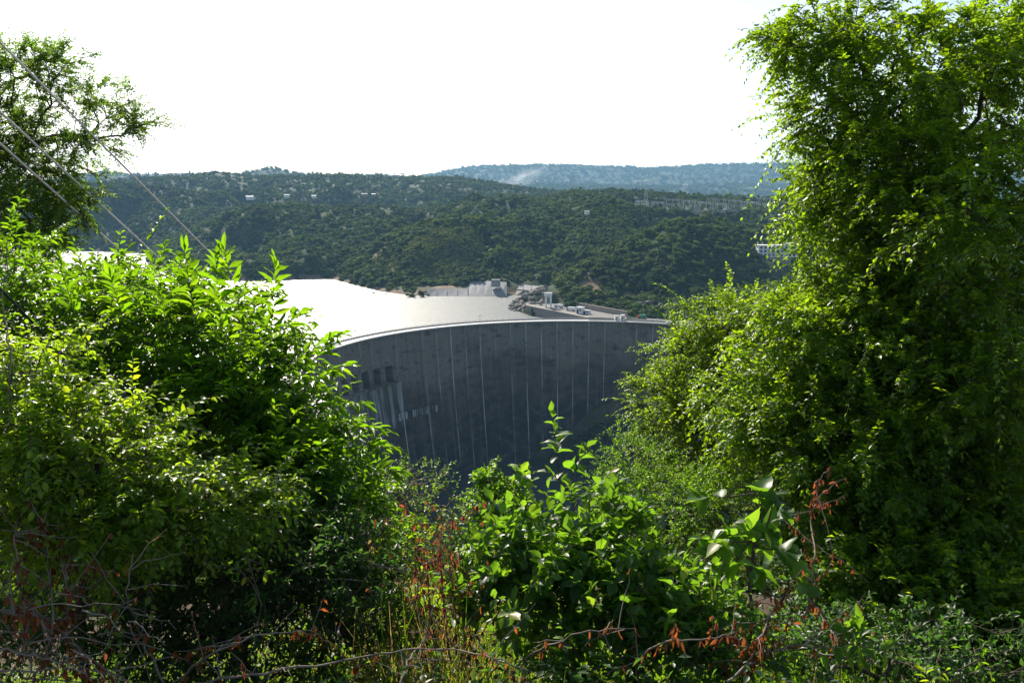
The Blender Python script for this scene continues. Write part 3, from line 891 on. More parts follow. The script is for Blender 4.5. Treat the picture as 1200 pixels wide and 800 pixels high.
def tower():
    p = at_z(642.5, 360.2, 8.66)
    o = empty('portal_tower', p, 'white two legged portal tower standing on the quay', 'tower')
    for dx in (-2.4, 2.4): MB().box((dx, 0, 6), (1.7, 3, 12)).build('leg', M['white'], o)
    MB().box((0, 0, 13), (7.4, 4.2, 2.6)).build('top_beam', M['white'], o)
    MB().box((0, 0, 14.6), (7.8, 4.6, 0.5)).build('cap', M['pale_concrete'], o)
    MB().box((0, 0.6, 7), (3.0, 1.2, 7)).build('gate_panel', M['steel'], o)
tower()
def trailer(u, v, rz, label, L=9.5):
    p = at_z(u, v, 8.66)
    o = empty('box_truck', p, label, 'truck')
    c_, s_ = math.cos(rz), math.sin(rz)
    def bx(name, x, y, z, d, mat):
        return MB().box((x * c_ - y * s_, x * s_ + y * c_, z), d, rz).build(name, M[mat], o)
    bx('cargo_box', 0.9, 0, 2.35, (L - 2.2, 2.5, 2.7), 'white')
    bx('chassis', 0, 0, 0.8, (L, 1.4, 0.3), 'tyre')
    cb = bx('cab', -L / 2 + 0.9, 0, 1.75, (1.8, 2.3, 2.2), 'steel')
    bx('windscreen', -L / 2 - 0.02, 0, 2.2, (0.08, 2.0, 0.8), 'dark')
    for x in (-L / 2 + 1, L / 2 - 2.4, L / 2 - 1.1):
        for y in (-1.1, 1.1):
            ax = Vector((-s_, c_, 0)) * 0.16
            c0 = Vector((x * c_ - y * s_, x * s_ + y * c_, 0.5))
            MB().tube([c0 - ax, c0 + ax], [0.5, 0.5], 10).build('wheel', M['tyre'], o)
trailer(655, 360.8, R_(-37), 'white box truck nearer the portal tower on the quay')
trailer(669, 364, R_(-37), 'white box truck between the thin poles on the quay')
def gatehouse(u, v, z, w, d, h, label, rz=R_(-35)):
    p = at_z(u, v, z)
    o = empty('small_building', p, label, 'building')
    c_, s_ = math.cos(rz), math.sin(rz)
    def bx(name, x, y, zz, dd, mat, par=o):
        return MB().box((x * c_ - y * s_, x * s_ + y * c_, zz), dd, rz).build(name, M[mat], par)
    bx('wall', 0, 0, h / 2, (w, d, h), 'white')
    bx('roof', 0, 0, h + 0.15, (w + 0.8, d + 0.8, 0.3), 'roof')
    bx('door', -w * 0.22, -d / 2 - 0.03, h * 0.35, (w * 0.3, 0.1, h * 0.7), 'dark')
    wd = bx('window', w * 0.22, -d / 2 - 0.03, h * 0.6, (w * 0.25, 0.1, h * 0.3), 'dark')
    bx('sill', w * 0.22, -d / 2 - 0.08, h * 0.43, (w * 0.3, 0.2, 0.12), 'pale_concrete', wd)
gatehouse(680, 367.2, 8.66, 6.5, 5, 6, 'white gatehouse with a dark doorway on the quay')
gatehouse(687.5, 367.5, 8.66, 7.5, 3, 3.2, 'low white shed right behind the gatehouse on the quay')
gatehouse(722.5, 375.2, 8, 3.4, 3, 4.2, 'left of two white booths at the far end of the dam crest', 0.1)
gatehouse(729.5, 375.6, 8, 3.6, 3, 5.0, 'right and taller of two white booths at the far end of the dam crest', 0.1)
for (u, v, z, hh, lab) in [(661.5, 359.6, 8.66, 11, 'thin lamp pole between the two white box trucks'), (676, 362.6, 8.66, 11, 'thin lamp pole left of the gatehouse'), (637.5, 359, 8.66, 9, 'thin lamp pole left of the portal tower'), (692, 366, 8.66, 9, 'thin lamp pole right of the white shed on the quay')]:
    o = empty('lamp_pole', at_z(u, v, z), lab, 'lamp pole', 'lamp poles on the quay')
    MB().tube([(0, 0, 0), (0, 0, hh)], [0.22, 0.14], 6).build('pole', M['steel'], o)
    MB().bar((0, 0, hh - 0.1), (1.6, -0.6, hh + 0.1), 0.2).build('lamp_arm', M['steel'], o)
def lorry(u, v, z, label):
    o = empty('parked_lorry', at_z(u, v, z), label, 'lorry')
    MB().box((0.9, 0, 2.3), (4.6, 2.4, 2.6)).build('cargo_box', M['green_paint'], o)
    MB().box((-2.6, 0, 1.7), (1.9, 2.3, 2.4)).build('cab', M['red_paint'], o)
    MB().box((-2.9, -1.17, 2.2), (1.0, 0.06, 0.8)).build('window', M['dark'], o)
    MB().box((0, 0, 0.75), (6.6, 1.3, 0.3)).build('chassis', M['tyre'], o)
    for x in (-2.5, 2.2):
        for y in (-1.05, 1.05):
            MB().tube([(x, y - .16, .5), (x, y + .16, .5)], [.5, .5], 10).build('wheel', M['tyre'], o)
lorry(752, 373, 8.0, 'green lorry with a red cab parked under the wooded hill')
def pickup(u, v, z, label):
    o = empty('parked_car', at_z(u, v, z), label, 'car')
    m = MB(); m.box((0, 0, 0.85), (4.4, 1.75, 0.75)); m.box((-0.2, 0, 1.5), (2.3, 1.6, 0.65), 0, 0.82)
    m.build('body', M['white'], o)
    MB().box((-0.2, 0, 1.5), (1.9, 1.66, 0.4), 0, 0.9).build('window', M['dark'], o)
    for x in (-1.4, 1.4):
        for y in (-0.8, 0.8):
            MB().tube([(x, y - .1, .33), (x, y + .1, .33)], [.33, .33], 10).build('wheel', M['tyre'], o)
pickup(784, 378.6, 8.0, 'small pale car on the road beyond the end of the dam')
# floodlight mast on the crest
o = empty('crest_lamp', at_z(562.5, 378, 8), 'small lamp post alone on the dam crest road', 'lamp post')
MB().tube([(0, 0, 0), (0, 0, 6.0)], [0.2, 0.14], 6).build('pole', M['steel'], o)
MB().box((0, 0, 6.2), (1.6, 0.8, 0.5)).build('lamp_head', M['green_paint'], o)
# rock face above the lorry
rk = at_z(775, 368, 8)
rko = empty('rock_outcrop', (rk[0], rk[1] + 12, 7), 'bare tan rock outcrop above the road at the end of the dam', 'rock')
for k in range(26):
    a, b = random.uniform(-20, 24), random.uniform(0, 11)
    bv, bf = boulder(300 + k, (a, b * 0.8, b * random.uniform(0.3, 1.0)), (random.uniform(3, 6.5), 3, random.uniform(1.8, 3.4)))
    MB().add(bv, bf).build('boulder', M['rock'], rko)

# white building on the right, on its terrace
def white_house():
    p = at_y(909, 302, 1010)
    zg = max(p[2], gz_(p[0], p[1]) + 1)
    o = empty('white_building', (p[0], p[1], zg), 'long white flat roofed building with rows of dark windows on the right hill', 'building')
    Wd, D, H = 46, 14, 13.5
    MB().box((0, 0, H / 2 + 1), (Wd, D, H)).build('wall', M['white'], o)
    MB().box((0, 0, H + 1.35), (Wd + 1.6, D + 1.6, 0.7)).build('roof', M['white'], o)
    MB().box((14, 2, H + 2.7), (14, 8, 2.4)).build('roof_room', M['white'], o)
    for fl in range(3):
        for k in range(9):
            x = -Wd / 2 + 3.6 + k * 4.85
            z = 3.6 + fl * 4.3
            w_ = MB().box((x, -D / 2 - 0.03, z), (2.6, 0.1, 2.3)).build('window', M['dark'], o)
            MB().box((x, -D / 2 - 0.15, z - 1.3), (2.9, 0.3, 0.2)).build('sill', M['white'], w_)
        for y in (-3.5, 3.5):
            MB().box((-Wd / 2 - 0.03, y, 3.6 + fl * 4.3), (0.1, 2.6, 2.3)).build('window', M['dark'], o)
        MB().box((0, -D / 2 - 0.25, 1.3 + fl * 4.3), (Wd, 0.5, 0.35)).build('floor_band', M['pale_concrete'], o)
    MB().box((-6, -1, -3.5), (Wd * 0.9, D + 4, 9)).build('plinth', M['bank_wall'], o)
white_house()

# switchyard: steel gantries in rows on their shelf
def switchyard():
    a, b = SWY
    z = a[2] + 0.2
    k = 0
    gm = {}
    def gantry_mesh(w, h):
        if (w, h) not in gm:
            parts = []
            for sx in (-1, 1):
                m = MB()
                m.bar((sx * w / 2 - 0.9, 0, 0), (sx * w / 2 - 0.25, 0, h), 0.34)
                m.bar((sx * w / 2 + 0.9, 0, 0), (sx * w / 2 + 0.25, 0, h), 0.34)
                for q in range(6):
                    z0, z1 = h * q / 6, h * (q + 1) / 6
                    s0, s1 = 0.9 - 0.65 * q / 6, 0.9 - 0.65 * (q + 1) / 6
                    sg = 1 if q % 2 else -1
                    m.bar((sx * w / 2 - sg * s0, 0, z0), (sx * w / 2 + sg * s1, 0, z1), 0.2)
                parts.append(('column', pydata('column', m.v, m.f, M['steel'])))
            m = MB()
            m.bar((-w / 2, 0, h), (w / 2, 0, h), 0.34); m.bar((-w / 2, 0, h - 1.4), (w / 2, 0, h - 1.4), 0.34)
            nq = int(w / 1.6)
            for q in range(nq):
                x0, x1 = -w / 2 + w * q / nq, -w / 2 + w * (q + 1) / nq
                m.bar((x0, 0, h if q % 2 else h - 1.4), (x1, 0, h - 1.4 if q % 2 else h), 0.18)
            parts.append(('crossbeam', pydata('crossbeam', m.v, m.f, M['steel'])))
            for q in range(3):
                x = -w / 2 + w * (q + 0.5) / 3
                mm = MB().tube([(x, 0, h - 1.4), (x, 0, h - 4.2)], [0.28, 0.28], 6)
                parts.append(('insulator', pydata('insulator', mm.v, mm.f, M['pale_concrete'])))
            gm[(w, h)] = parts
        return gm[(w, h)]
    for row, (dy, h, cnt) in enumerate([(-30, 14, 9), (-8, 18, 9), (16, 20, 9), (40, 22, 8)]):
        for i in range(cnt):
            fx = (i + 0.5 + 0.12 * row) / cnt
            x = a[0] + (b[0] - a[0]) * fx
            o = empty('switchyard_gantry', (x, a[1] + dy, z), 'grey steel lattice gantry, %s from the left in the %s row of the switchyard' % (ORD[i], ('nearest', 'second', 'third', 'rearmost')[row]), 'gantry', 'gantries in switchyard row %d' % (row + 1))
            for nm, me in gantry_mesh(20 if row % 2 else 22, h * (0.72, 1.0, 0.86)[(i * 7 + row) % 3]): link(nm, me, o)
    for i in range(7):                        # transformers along the front edge
        x = a[0] + (b[0] - a[0]) * (i + 0.7) / 7.6
        o = empty('transformer', (x, a[1] - 44, z), 'pale box shaped transformer at the switchyard front, %s from the left' % ORD[i], 'transformer', 'transformers in the switchyard')
        MB().box((0, 0, 2), (6, 3.4, 4)).build('tank', M['roof'], o)
        for q in (-1.7, 0, 1.7): MB().tube([(q, 0, 4), (q, 0, 6.6)], [0.35, 0.2], 6).build('bushing', M['pale_concrete'], o)
    p = at_y(751, 236, 1470)
    o = empty('control_building', (p[0], p[1], gz_(p[0], p[1])), 'pale concrete frame building at the left end of the switchyard', 'building')
    for zz in (5.5, 11): MB().box((0, 0, zz), (26, 10, 0.9)).build('floor_slab', M['pale_concrete'], o)
    for x in (-12, -4, 4, 12):
        for y in (-4, 4): MB().box((x, y, 5.4), (1.0, 1.0, 10.9)).build('column', M['pale_concrete'], o)
    MB().box((4, 1, 3), (15, 6, 5)).build('wall', M['white'], o)
    MB().box((-15, 0, 2), (9, 8, 4.5)).build('annex', M['white'], o)
    wallp = [(a[0] - 5, a[1] - 54), (b[0] + 30, b[1] - 54)]
    o = empty('yard_wall', (*wallp[0], z), 'low pale boundary wall along the front of the switchyard', 'wall')
    n = 18
    for i in range(n):
        x = (wallp[1][0] - wallp[0][0]) * (i + 0.5) / n
        MB().box((x, 0, 0.4), ((wallp[1][0] - wallp[0][0]) / n - 0.3, 0.5, 3.4)).build('panel', M['concrete'], o)
switchyard()

# houses on the far hills
def house(u, v, Y, w, label, rz=0.0, mat='white', roofm='roof'):
    p = at_y(u, v, Y)
    z = max(gz_(p[0], p[1]), p[2] - 3)
    o = empty('house', (p[0], p[1], z), label, 'house', 'houses on the far hills')
    w = w * 0.62
    d, h = w * 0.55, w * 0.22
    c_, s_ = math.cos(rz), math.sin(rz)
    MB().box((0, 0, h / 2 + 1.5), (w, d, h + 3), rz).build('wall', M[mat], o)
    rt = lambda x, y, z_: (x * c_ - y * s_, x * s_ + y * c_, z_)
    e, top = 0.6, h + 3 + w * 0.16
    m = MB().add([rt(-w / 2 - e, -d / 2 - e, h + 3), rt(w / 2 + e, -d / 2 - e, h + 3), rt(w / 2 + e, d / 2 + e, h + 3), rt(-w / 2 - e, d / 2 + e, h + 3), rt(-w / 2 - e, 0, top), rt(w / 2 + e, 0, top)],
                 [(0, 1, 5, 4), (2, 3, 4, 5), (0, 4, 3), (1, 2, 5), (3, 2, 1, 0)])
    m.build('roof', M[roofm], o)
    for x in (-w * 0.3, 0, w * 0.3):
        MB().box(rt(x, -d / 2 - 0.03, h / 2 + 2.8), (w * 0.13, 0.1, h * 0.42), rz).build('window', M['dark'], o)
house(293, 232.5, 1660, 22, 'long low white roofed house at the left of the row on the middle left hill')
house(336, 230, 1670, 16, 'pale roofed house in the middle of the row on the left hill', 0.3)
house(368, 230.5, 1670, 13, 'small white house at the right of the row on the left hill')
house(427, 229, 1700, 18, 'brownish house on the wooded ridge above the lake', 0.2, 'bank_wall')
house(438, 228.5, 1700, 12, 'small tan house beside the brownish one on the ridge', -0.2, 'bank_wall')
house(176, 216, 2180, 16, 'reddish house high on the dark hill at the far left', 0.0, 'bank_wall', 'rust')
house(688, 249, 1300, 11, 'pale shed below the hilltop left of the switchyard')
far_h = sorted([(748, 214, 3600, 40), (757, 213.5, 3620, 30), (803, 218, 3600, 36), (800, 222, 3400, 30), (735, 215, 3600, 20), (770, 216, 3800, 26), (690, 210, 4600, 30), (660, 209, 4700, 24), (706, 214, 4300, 26), (845, 217, 3900, 30), (868, 214, 4100, 30), (630, 213, 4500, 22), (820, 213, 4500, 26), (880, 221, 3500, 24)])
for k, (u, v, Y, w) in enumerate(far_h):
    house(u, v, Y, w, 'tiny pale house in the hazy far settlement, %s from the left of fourteen' % ORD[k], random.uniform(-.5, .5), 'white', random.choice(['roof', 'roof', 'white']))

# lattice pylons
def pylon(u, v, Y, h, label):
    p = at_y(u, v, Y)
    o = empty('power_pylon', (p[0], p[1], gz_(p[0], p[1])), label, 'pylon')
    w = h * 0.11
    for sx in (-1, 1):
        for sy in (-1, 1):
            MB().bar((sx * w, sy * w, 0), (sx * 0.5, sy * 0.5, h), 0.5).build('leg', M['steel'], o)
    m = MB()
    for q in range(7):
        z0, z1 = h * q / 7, h * (q + 1) / 7
        s0, s1 = w + (0.5 - w) * q / 7, w + (0.5 - w) * (q + 1) / 7
        for sy in (-1, 1):
            m.bar((-s0, sy * s0, z0), (s1, sy * s1, z1), 0.3); m.bar((s0, sy * s0, z0), (-s1, sy * s1, z1), 0.3)
    m.build('lattice', M['steel'], o)
    for zf in (0.7, 0.83, 0.96):
        MB().bar((-h * .16, 0, h * zf), (h * .16, 0, h * zf), 0.5).build('crossarm', M['steel'], o)
pylon(556, 244, 1330, 38, 'thin lattice power pylon on the middle hill')
pylon(570, 240, 1800, 42, 'fainter lattice pylon just right of and behind the nearer one')
pylon(757, 232, 1560, 40, 'lattice pylon rising behind the control building')

# smoke drifting over the settlement
t = NT('smoke')
tcn = t.n('ShaderNodeTexCoord')
sn = t.noise(tcn.outputs['Object'], 2.2, 5, 0.6)
gr = t.n('ShaderNodeTexGradient', gradient_type='SPHERICAL', ins={0: tcn.outputs['Object']})
dens = t.math('MULTIPLY', t.math('MULTIPLY', gr.outputs[1], t.ramp(sn.outputs[0], [(0.42, 0.0), (0.62, 1.0)]).outputs[0]), 0.006)
pv = t.n('ShaderNodeVolumePrincipled', ins={'Color': (0.92, 0.95, 1.0), 'Density': dens, 'Anisotropy': 0.2})
t.set(t.out.inputs[1], pv.outputs[0])
M['smoke'] = t.m
def smoke_puff():
    import bmesh
    bm = bmesh.new(); bmesh.ops.create_icosphere(bm, subdivisions=3, radius=1.0)
    me = bpy.data.meshes.new('smoke'); bm.to_mesh(me); bm.free()
    me.materials.append(M['smoke'])
    p = at_y(606, 214, 4300)
    o = link('smoke', me)
    o.location = (p[0], p[1], p[2] + 10)
    o.scale = (190, 120, 50)
    o.rotation_euler = (0, R_(-22), 0)
    tag(o, 'thin white smoke drifting over the far settlement', 'smoke', kind='stuff')
smoke_puff()

# the air
t = NT('haze')
pv = t.n('ShaderNodeVolumePrincipled', ins={'Color': (0.36, 0.66, 1.0), 'Density': 0.000058, 'Anisotropy': 0.0})
t.set(t.out.inputs[1], pv.outputs[0])
hz = link('haze', pydata('haze', MB().box((0, 0, 270), (26600, 26600, 820)).v, MB().box((0, 0, 270), (26600, 26600, 820)).f, t.m))
tag(hz, kind='stuff', label='pale blue haze over the far hills', cat='haze')

# ================================================================== foreground plants
def leaf_material(name, dark, light, trans, tf=0.5, rough=0.42, spec=0.32, obj=False):
    t = NT(name)
    if obj: fac = t.n('ShaderNodeObjectInfo').outputs['Random']
    else: fac = t.n('ShaderNodeAttribute', attribute_name='tint').outputs['Fac']
    c = t.ramp(fac, [(0.0, dark), (0.75, light), (0.95, tuple(min(1, x * 1.35) for x in light)), (1.0, (0.30, 0.25, 0.03) if light[1] > light[0] else light)]).outputs[0]
    tr = t.ramp(fac, [(0.0, tuple(x * 0.6 for x in trans)), (0.7, trans), (1.0, (trans[0] * 1.5, trans[1] * 1.15, trans[2]))]).outputs[0]
    g = t.n('ShaderNodeNewGeometry')
    ns = t.noise(g.outputs['Position'], 30.0, 2)
    c = t.mix(t.ramp(ns.outputs[0], [(0.35, 0.0), (0.7, 0.35)]).outputs[0], c, dark)
    a = t.bsdf(c, rough, spec)
    b = t.n('ShaderNodeBsdfTranslucent', ins={0: tr})
    return t.done(t.n('ShaderNodeMixShader', ins={0: tf, 1: a.outputs[0], 2: b.outputs[0]}))
LEAFS = {
    'fresh': ((0.016, 0.065, 0.006), (0.050, 0.135, 0.010), (0.28, 0.56, 0.01)),
    'lime': ((0.035, 0.085, 0.008), (0.085, 0.165, 0.014), (0.46, 0.72, 0.02)),
    'tree': ((0.020, 0.070, 0.006), (0.068, 0.155, 0.010), (0.42, 0.68, 0.01)),
    'deep': ((0.012, 0.040, 0.012), (0.030, 0.080, 0.020), (0.12, 0.28, 0.03)),
    'feather': ((0.018, 0.060, 0.010), (0.050, 0.115, 0.018), (0.28, 0.50, 0.03)),
    'broad': ((0.014, 0.058, 0.010), (0.045, 0.115, 0.020), (0.25, 0.50, 0.02)),
    'dry': ((0.08, 0.026, 0.010), (0.20, 0.065, 0.022), (0.36, 0.11, 0.03)),
    'straw': ((0.10, 0.075, 0.025), (0.24, 0.19, 0.07), (0.40, 0.32, 0.10)),
    'russet': ((0.07, 0.022, 0.013), (0.19, 0.065, 0.032), (0.30, 0.09, 0.04)),
}
for k, (a, b, c) in LEAFS.items():
    M['leaf_' + k] = leaf_material('leaf_' + k, a, b, c)
    M['one_' + k] = leaf_material('one_' + k, a, b, c, obj=True)

def nrmz(v): return v / np.maximum(np.linalg.norm(v, axis=-1, keepdims=True), 1e-9)
UP = np.array([0, 0, 1.0])
T_SMALL = (np.array([(0, 0, 0), (0.45, 0.5, 0.10), (1, 0, -0.06), (0.45, -0.5, 0.10)]), np.array([(0, 2, 1), (0, 3, 2)]))
T_LEAF = (np.array([(0, 0, 0), (0.38, 0.5, 0.14), (0.40, 0, 0.0), (0.38, -0.5, 0.14), (0.78, 0.27, 0.02), (0.78, -0.27, 0.02), (1, 0, -0.16)]),
          np.array([(0, 2, 1), (0, 3, 2), (1, 2, 4), (2, 3, 5), (2, 6, 4), (2, 5, 6)]))
T_BLADE = (np.array([(0, 0.5, 0), (0, -0.5, 0), (0.55, 0.3, 0.02), (0.55, -0.3, 0.02), (1, 0, -0.12)]), np.array([(0, 1, 3), (0, 3, 2), (2, 3, 4)]))
class Bag:
    """leaves of one plant: position, direction, normal, length, width, tint"""
    def __init__(s): s.a = []
    def add(s, P_, D, N, L, Wd, tint):
        s.a.append(np.concatenate([P_, D, N, np.asarray(L)[:, None], np.asarray(Wd)[:, None], np.asarray(tint)[:, None]], 1))
    def all(s): return np.concatenate(s.a) if s.a else np.zeros((0, 12))
def leaf_mesh(name, A, tmpl, mat, origin):
    tv, tf = tmpl
    P_, D, N, L, Wd, ti = A[:, 0:3] - origin, A[:, 3:6], A[:, 6:9], A[:, 9], A[:, 10], A[:, 11]
    B = np.cross(N, D)
    v = P_[:, None, :] + D[:, None, :] * (tv[None, :, 0:1] * L[:, None, None]) + B[:, None, :] * (tv[None, :, 1:2] * Wd[:, None, None]) + N[:, None, :] * (tv[None, :, 2:3] * L[:, None, None])
    k = len(tv)
    f = (np.arange(len(A)) * k)[:, None, None] + tf[None]
    me = pydata(name, v.reshape(-1, 3), f.reshape(-1, 3), mat, False)
    set_attr(me, 'tint', np.repeat(ti, k))
    return me
def tubes(PL, r0, r1, n=3):
    """PL: (M,K,3) polylines -> verts, quads; radius tapers r0 -> r1"""
    Mn, K, _ = PL.shape
    tg = np.gradient(PL, axis=1)
    tg = nrmz(tg)
    ref = np.where(np.abs(tg[..., 2:3]) > 0.9, np.array([1.0, 0, 0]), UP)
    x = nrmz(np.cross(tg, ref)); y = np.cross(x, tg)
    r0 = np.broadcast_to(np.asarray(r0, float), (Mn,)); r1 = np.broadcast_to(np.asarray(r1, float), (Mn,))
    rad = r0[:, None] + (r1 - r0)[:, None] * np.linspace(0, 1, K)[None]
    an = np.arange(n) * 2 * math.pi / n
    v = PL[:, :, None, :] + rad[..., None, None] * (x[:, :, None, :] * np.cos(an)[None, None, :, None] + y[:, :, None, :] * np.sin(an)[None, None, :, None])
    idx = np.arange(Mn * K * n).reshape(Mn, K, n)
    a = idx[:, :-1, :]; b = np.roll(idx, -1, axis=2)[:, :-1, :]; c_ = np.roll(idx, -1, axis=2)[:, 1:, :]; d = idx[:, 1:, :]
    return v.reshape(-1, 3), np.stack([a, b, c_, d], -1).reshape(-1, 4)
def shoots(bag, St, Di, Ln, droop, nl, ll, lw, ang=55, mode='alt', tint=(0.1, 0.9), upb=0.8, taper=0.35, r=rng, t0=0.12):
    """leafy shoots: leaves set along curved stems. Returns the stems as (M,5,3)"""
    Mn = len(St)
    Ln = np.broadcast_to(np.asarray(Ln, float), (Mn,)); droop = np.broadcast_to(np.asarray(droop, float), (Mn,))
    Di = nrmz(Di)
    tt = np.linspace(0, 1, 5)
    stem = St[:, None, :] + Di[:, None, :] * (Ln[:, None] * tt[None])[..., None] - UP * (droop[:, None] * Ln[:, None] * (tt ** 2)[None])[..., None]
    t_ = (np.arange(nl) + 0.5) / nl * (1 - t0) + t0
    t_ = np.clip(t_[None] + r.normal(0, 0.25 / nl, (Mn, nl)), 0.02, 1.0)
    P_ = St[:, None, :] + Di[:, None, :] * (Ln[:, None] * t_)[..., None] - UP * (droop[:, None] * Ln[:, None] * t_ ** 2)[..., None]
    tg = nrmz(Di[:, None, :] - UP * (2 * droop[:, None] * t_)[..., None])
    ref = np.where(np.abs(tg[..., 2:3]) > 0.92, np.array([0.3, 1.0, 0]), UP)
    sd_ = nrmz(np.cross(tg, ref)); up2 = np.cross(sd_, tg)
    if mode == 'alt': ph = np.where(np.arange(nl) % 2 == 0, 0.0, math.pi)[None] + r.normal(0, 0.45, (Mn, nl))
    else: ph = (np.arange(nl) * 2.4)[None] + r.uniform(0, 6.28, (Mn, 1)) + r.normal(0, 0.3, (Mn, nl))
    side = sd_ * np.cos(ph)[..., None] + up2 * np.sin(ph)[..., None]
    a = np.radians(ang + r.normal(0, 14, (Mn, nl)))
    a = np.where(t_ > 0.93, a * 0.3, a)
    D = nrmz(tg * np.cos(a)[..., None] + side * np.sin(a)[..., None] - UP * 0.12)
    N = UP * upb + up2 * 0.4 + r.normal(0, 0.42, (Mn, nl, 3))
    N = N - D * (N * D).sum(-1, keepdims=True)
    N = nrmz(N)
    L = ll * (1 - taper * np.abs(t_ - 0.45) * 1.6) * r.uniform(0.75, 1.2, (Mn, nl))
    Wd = L * lw * r.uniform(0.85, 1.15, (Mn, nl))
    ti = np.clip(r.uniform(tint[0], tint[1], (Mn, 1)) * 0.6 + r.uniform(tint[0], tint[1], (Mn, nl)) * 0.4, 0, 1)
    bag.add(P_.reshape(-1, 3), D.reshape(-1, 3), N.reshape(-1, 3), L.ravel(), Wd.ravel(), ti.ravel())
    return stem
def crown_points(ells, n, r=rng, shell=0.55):
    """points in a union of ellipsoids given as (u, v, distance, px half width, px half height, depth half size)"""
    w = np.array([e[3] * e[4] for e in ells], float); w /= w.sum()
    out, cen = [], []
    for e, k in zip(ells, r.multinomial(n, w)):
        c_ = at_y(e[0], e[1], e[2]); m = e[2] / F_PX
        d = rand_unit(k, r) * (r.random((k, 1)) ** shell)
        # crowded towards the outside, lumpy
        q = c_ + d * [e[3] * m, e[5], e[4] * m]
        out.append(q); cen.append(nrmz(d * [1, 1, 1]))
    return np.concatenate(out), np.concatenate(cen)
def skeleton(base, T, spine, r=rng):
    """joins crown points to a spine by nearest-node growth. Returns nodes, parent index, radius"""
    nodes = [np.array(p, float) for p in spine]
    par = [-1] + list(range(len(spine) - 1))
    plen = [0.0]
    for i in range(1, len(spine)): plen.append(plen[-1] + np.linalg.norm(nodes[i] - nodes[i - 1]))
    order = np.argsort(np.min(np.linalg.norm(T[:, None] - np.array(spine)[None], axis=2), axis=1))
    NA = np.zeros((len(spine) + 3 * len(T), 3)); NA[:len(nodes)] = nodes
    PA = np.zeros(len(NA)); PA[:len(nodes)] = plen
    cnt = len(nodes)
    ends = np.zeros(len(T), int)
    for ti in order:
        p = T[ti]
        d = np.linalg.norm(NA[:cnt] - p, axis=1)
        j = int(np.argmin(d * 1.0 + PA[:cnt] * 0.22))
        dd = d[j]
        prev = j
        if dd > 0.25:
            nm = 2 if dd > 0.9 else 1
            for q in range(nm):
                f = (q + 1) / (nm + 1)
                mid = NA[j] * (1 - f) + p * f + r.normal(0, 0.06 * dd, 3) + UP * 0.05 * dd
                NA[cnt] = mid; PA[cnt] = PA[prev] + np.linalg.norm(mid - NA[prev]); par.append(prev); prev = cnt; cnt += 1
        NA[cnt] = p; PA[cnt] = PA[prev] + np.linalg.norm(p - NA[prev]); par.append(prev)
        ends[ti] = cnt; cnt += 1
    NA = NA[:cnt]; par = np.array(par)
    load = np.zeros(cnt)
    load[ends] = 1
    for i in range(cnt - 1, 0, -1): load[par[i]] += load[i]
    return NA, par, load, ends
def wood_mesh(name, NA, par, rad, sel, mat, origin, n=5):
    i = np.where(sel & (par >= 0))[0]
    a, b = NA[par[i]], NA[i]
    PL = np.stack([a - (b - a) * 0.04, b + (b - a) * 0.04], 1) - origin
    v, f = tubes(PL, np.minimum(rad[par[i]], rad[i] * 1.35), rad[i], n)
    return pydata(name, v, f, mat, True)
def one_leaf_mesh(name, kind, mat):
    """a single large leaf of unit length, along +X, with midrib fold and curl"""
    prof = {'oval': [(0, .02), (.12, .20), (.3, .40), (.5, .47), (.7, .40), (.88, .20), (1, .0)],
            'heart': [(-.08, .16), (.05, .42), (.2, .54), (.4, .50), (.65, .33), (.85, .14), (1, .0)],
            'lance': [(0, .03), (.15, .22), (.35, .42), (.55, .42), (.75, .27), (.9, .10), (1, .0)]}[kind]
    v, f = [], []
    for x, w in prof:
        z = -0.22 * max(x, 0) ** 2
        v += [(x, w, z + 0.16 * w + 0.05 * math.sin(x * 9)), (x, w * 0.5, z + 0.05 * w), (x, 0, z), (x, -w * 0.5, z + 0.05 * w), (x, -w, z + 0.16 * w - 0.05 * math.sin(x * 9 + 1))]
    for i in range(len(prof) - 1):
        for k in range(4):
            a = i * 5 + k
            f.append([a, a + 1, a + 6, a + 5])
    m = MB(); m.add(v, f)
    m.tube([(-0.22, 0, 0.02), (0, 0, 0.0)], [0.012, 0.010], 3)
    return pydata(name, m.v, m.f, mat, True)
def place_leaves(A, mesh, parent, wfac, name='leaf'):
    o0 = np.array(parent.location)
    for a in A:
        D, N = a[3:6], a[6:9]
        B = np.cross(N, D)
        L = a[9]; w = a[10] / wfac
        mt = Matrix(((D[0] * L, B[0] * w, N[0] * L, a[0] - o0[0]), (D[1] * L, B[1] * w, N[1] * L, a[1] - o0[1]), (D[2] * L, B[2] * w, N[2] * L, a[2] - o0[2]), (0, 0, 0, 1)))
        o = bpy.data.objects.new(name, mesh)
        COL.objects.link(o)
        o.parent = parent
        o.matrix_basis = mt
def project(P_):
    d = P_ - np.array([0, 0, CZ])
    zc = d[:, 1] * math.cos(PITCH) - d[:, 2] * math.sin(PITCH)
    yc = d[:, 1] * math.sin(PITCH) + d[:, 2] * math.cos(PITCH)
    return 600 + F_PX * d[:, 0] / zc, 400 - F_PX * yc / zc, zc
def pick_front(A, n=300, cell=13):
    """index of the leaves that show largest: the nearest in every small cell of the picture"""
    u, v, d = project(A[:, 0:3] + A[:, 3:6] * A[:, 9:10] * 0.5)
    ok = (u > 0) & (u < 1200) & (v > 0) & (v < 800)
    key = (u // cell).astype(int) * 1000 + (v // cell).astype(int)
    order = np.argsort(d)
    seen, out = set(), []
    for i in order:
        if ok[i] and key[i] not in seen:
            seen.add(key[i]); out.append(i)
    out = np.array(out, int)
    size = A[out, 9] / d[out]
    return out[np.argsort(-size)[:n]]

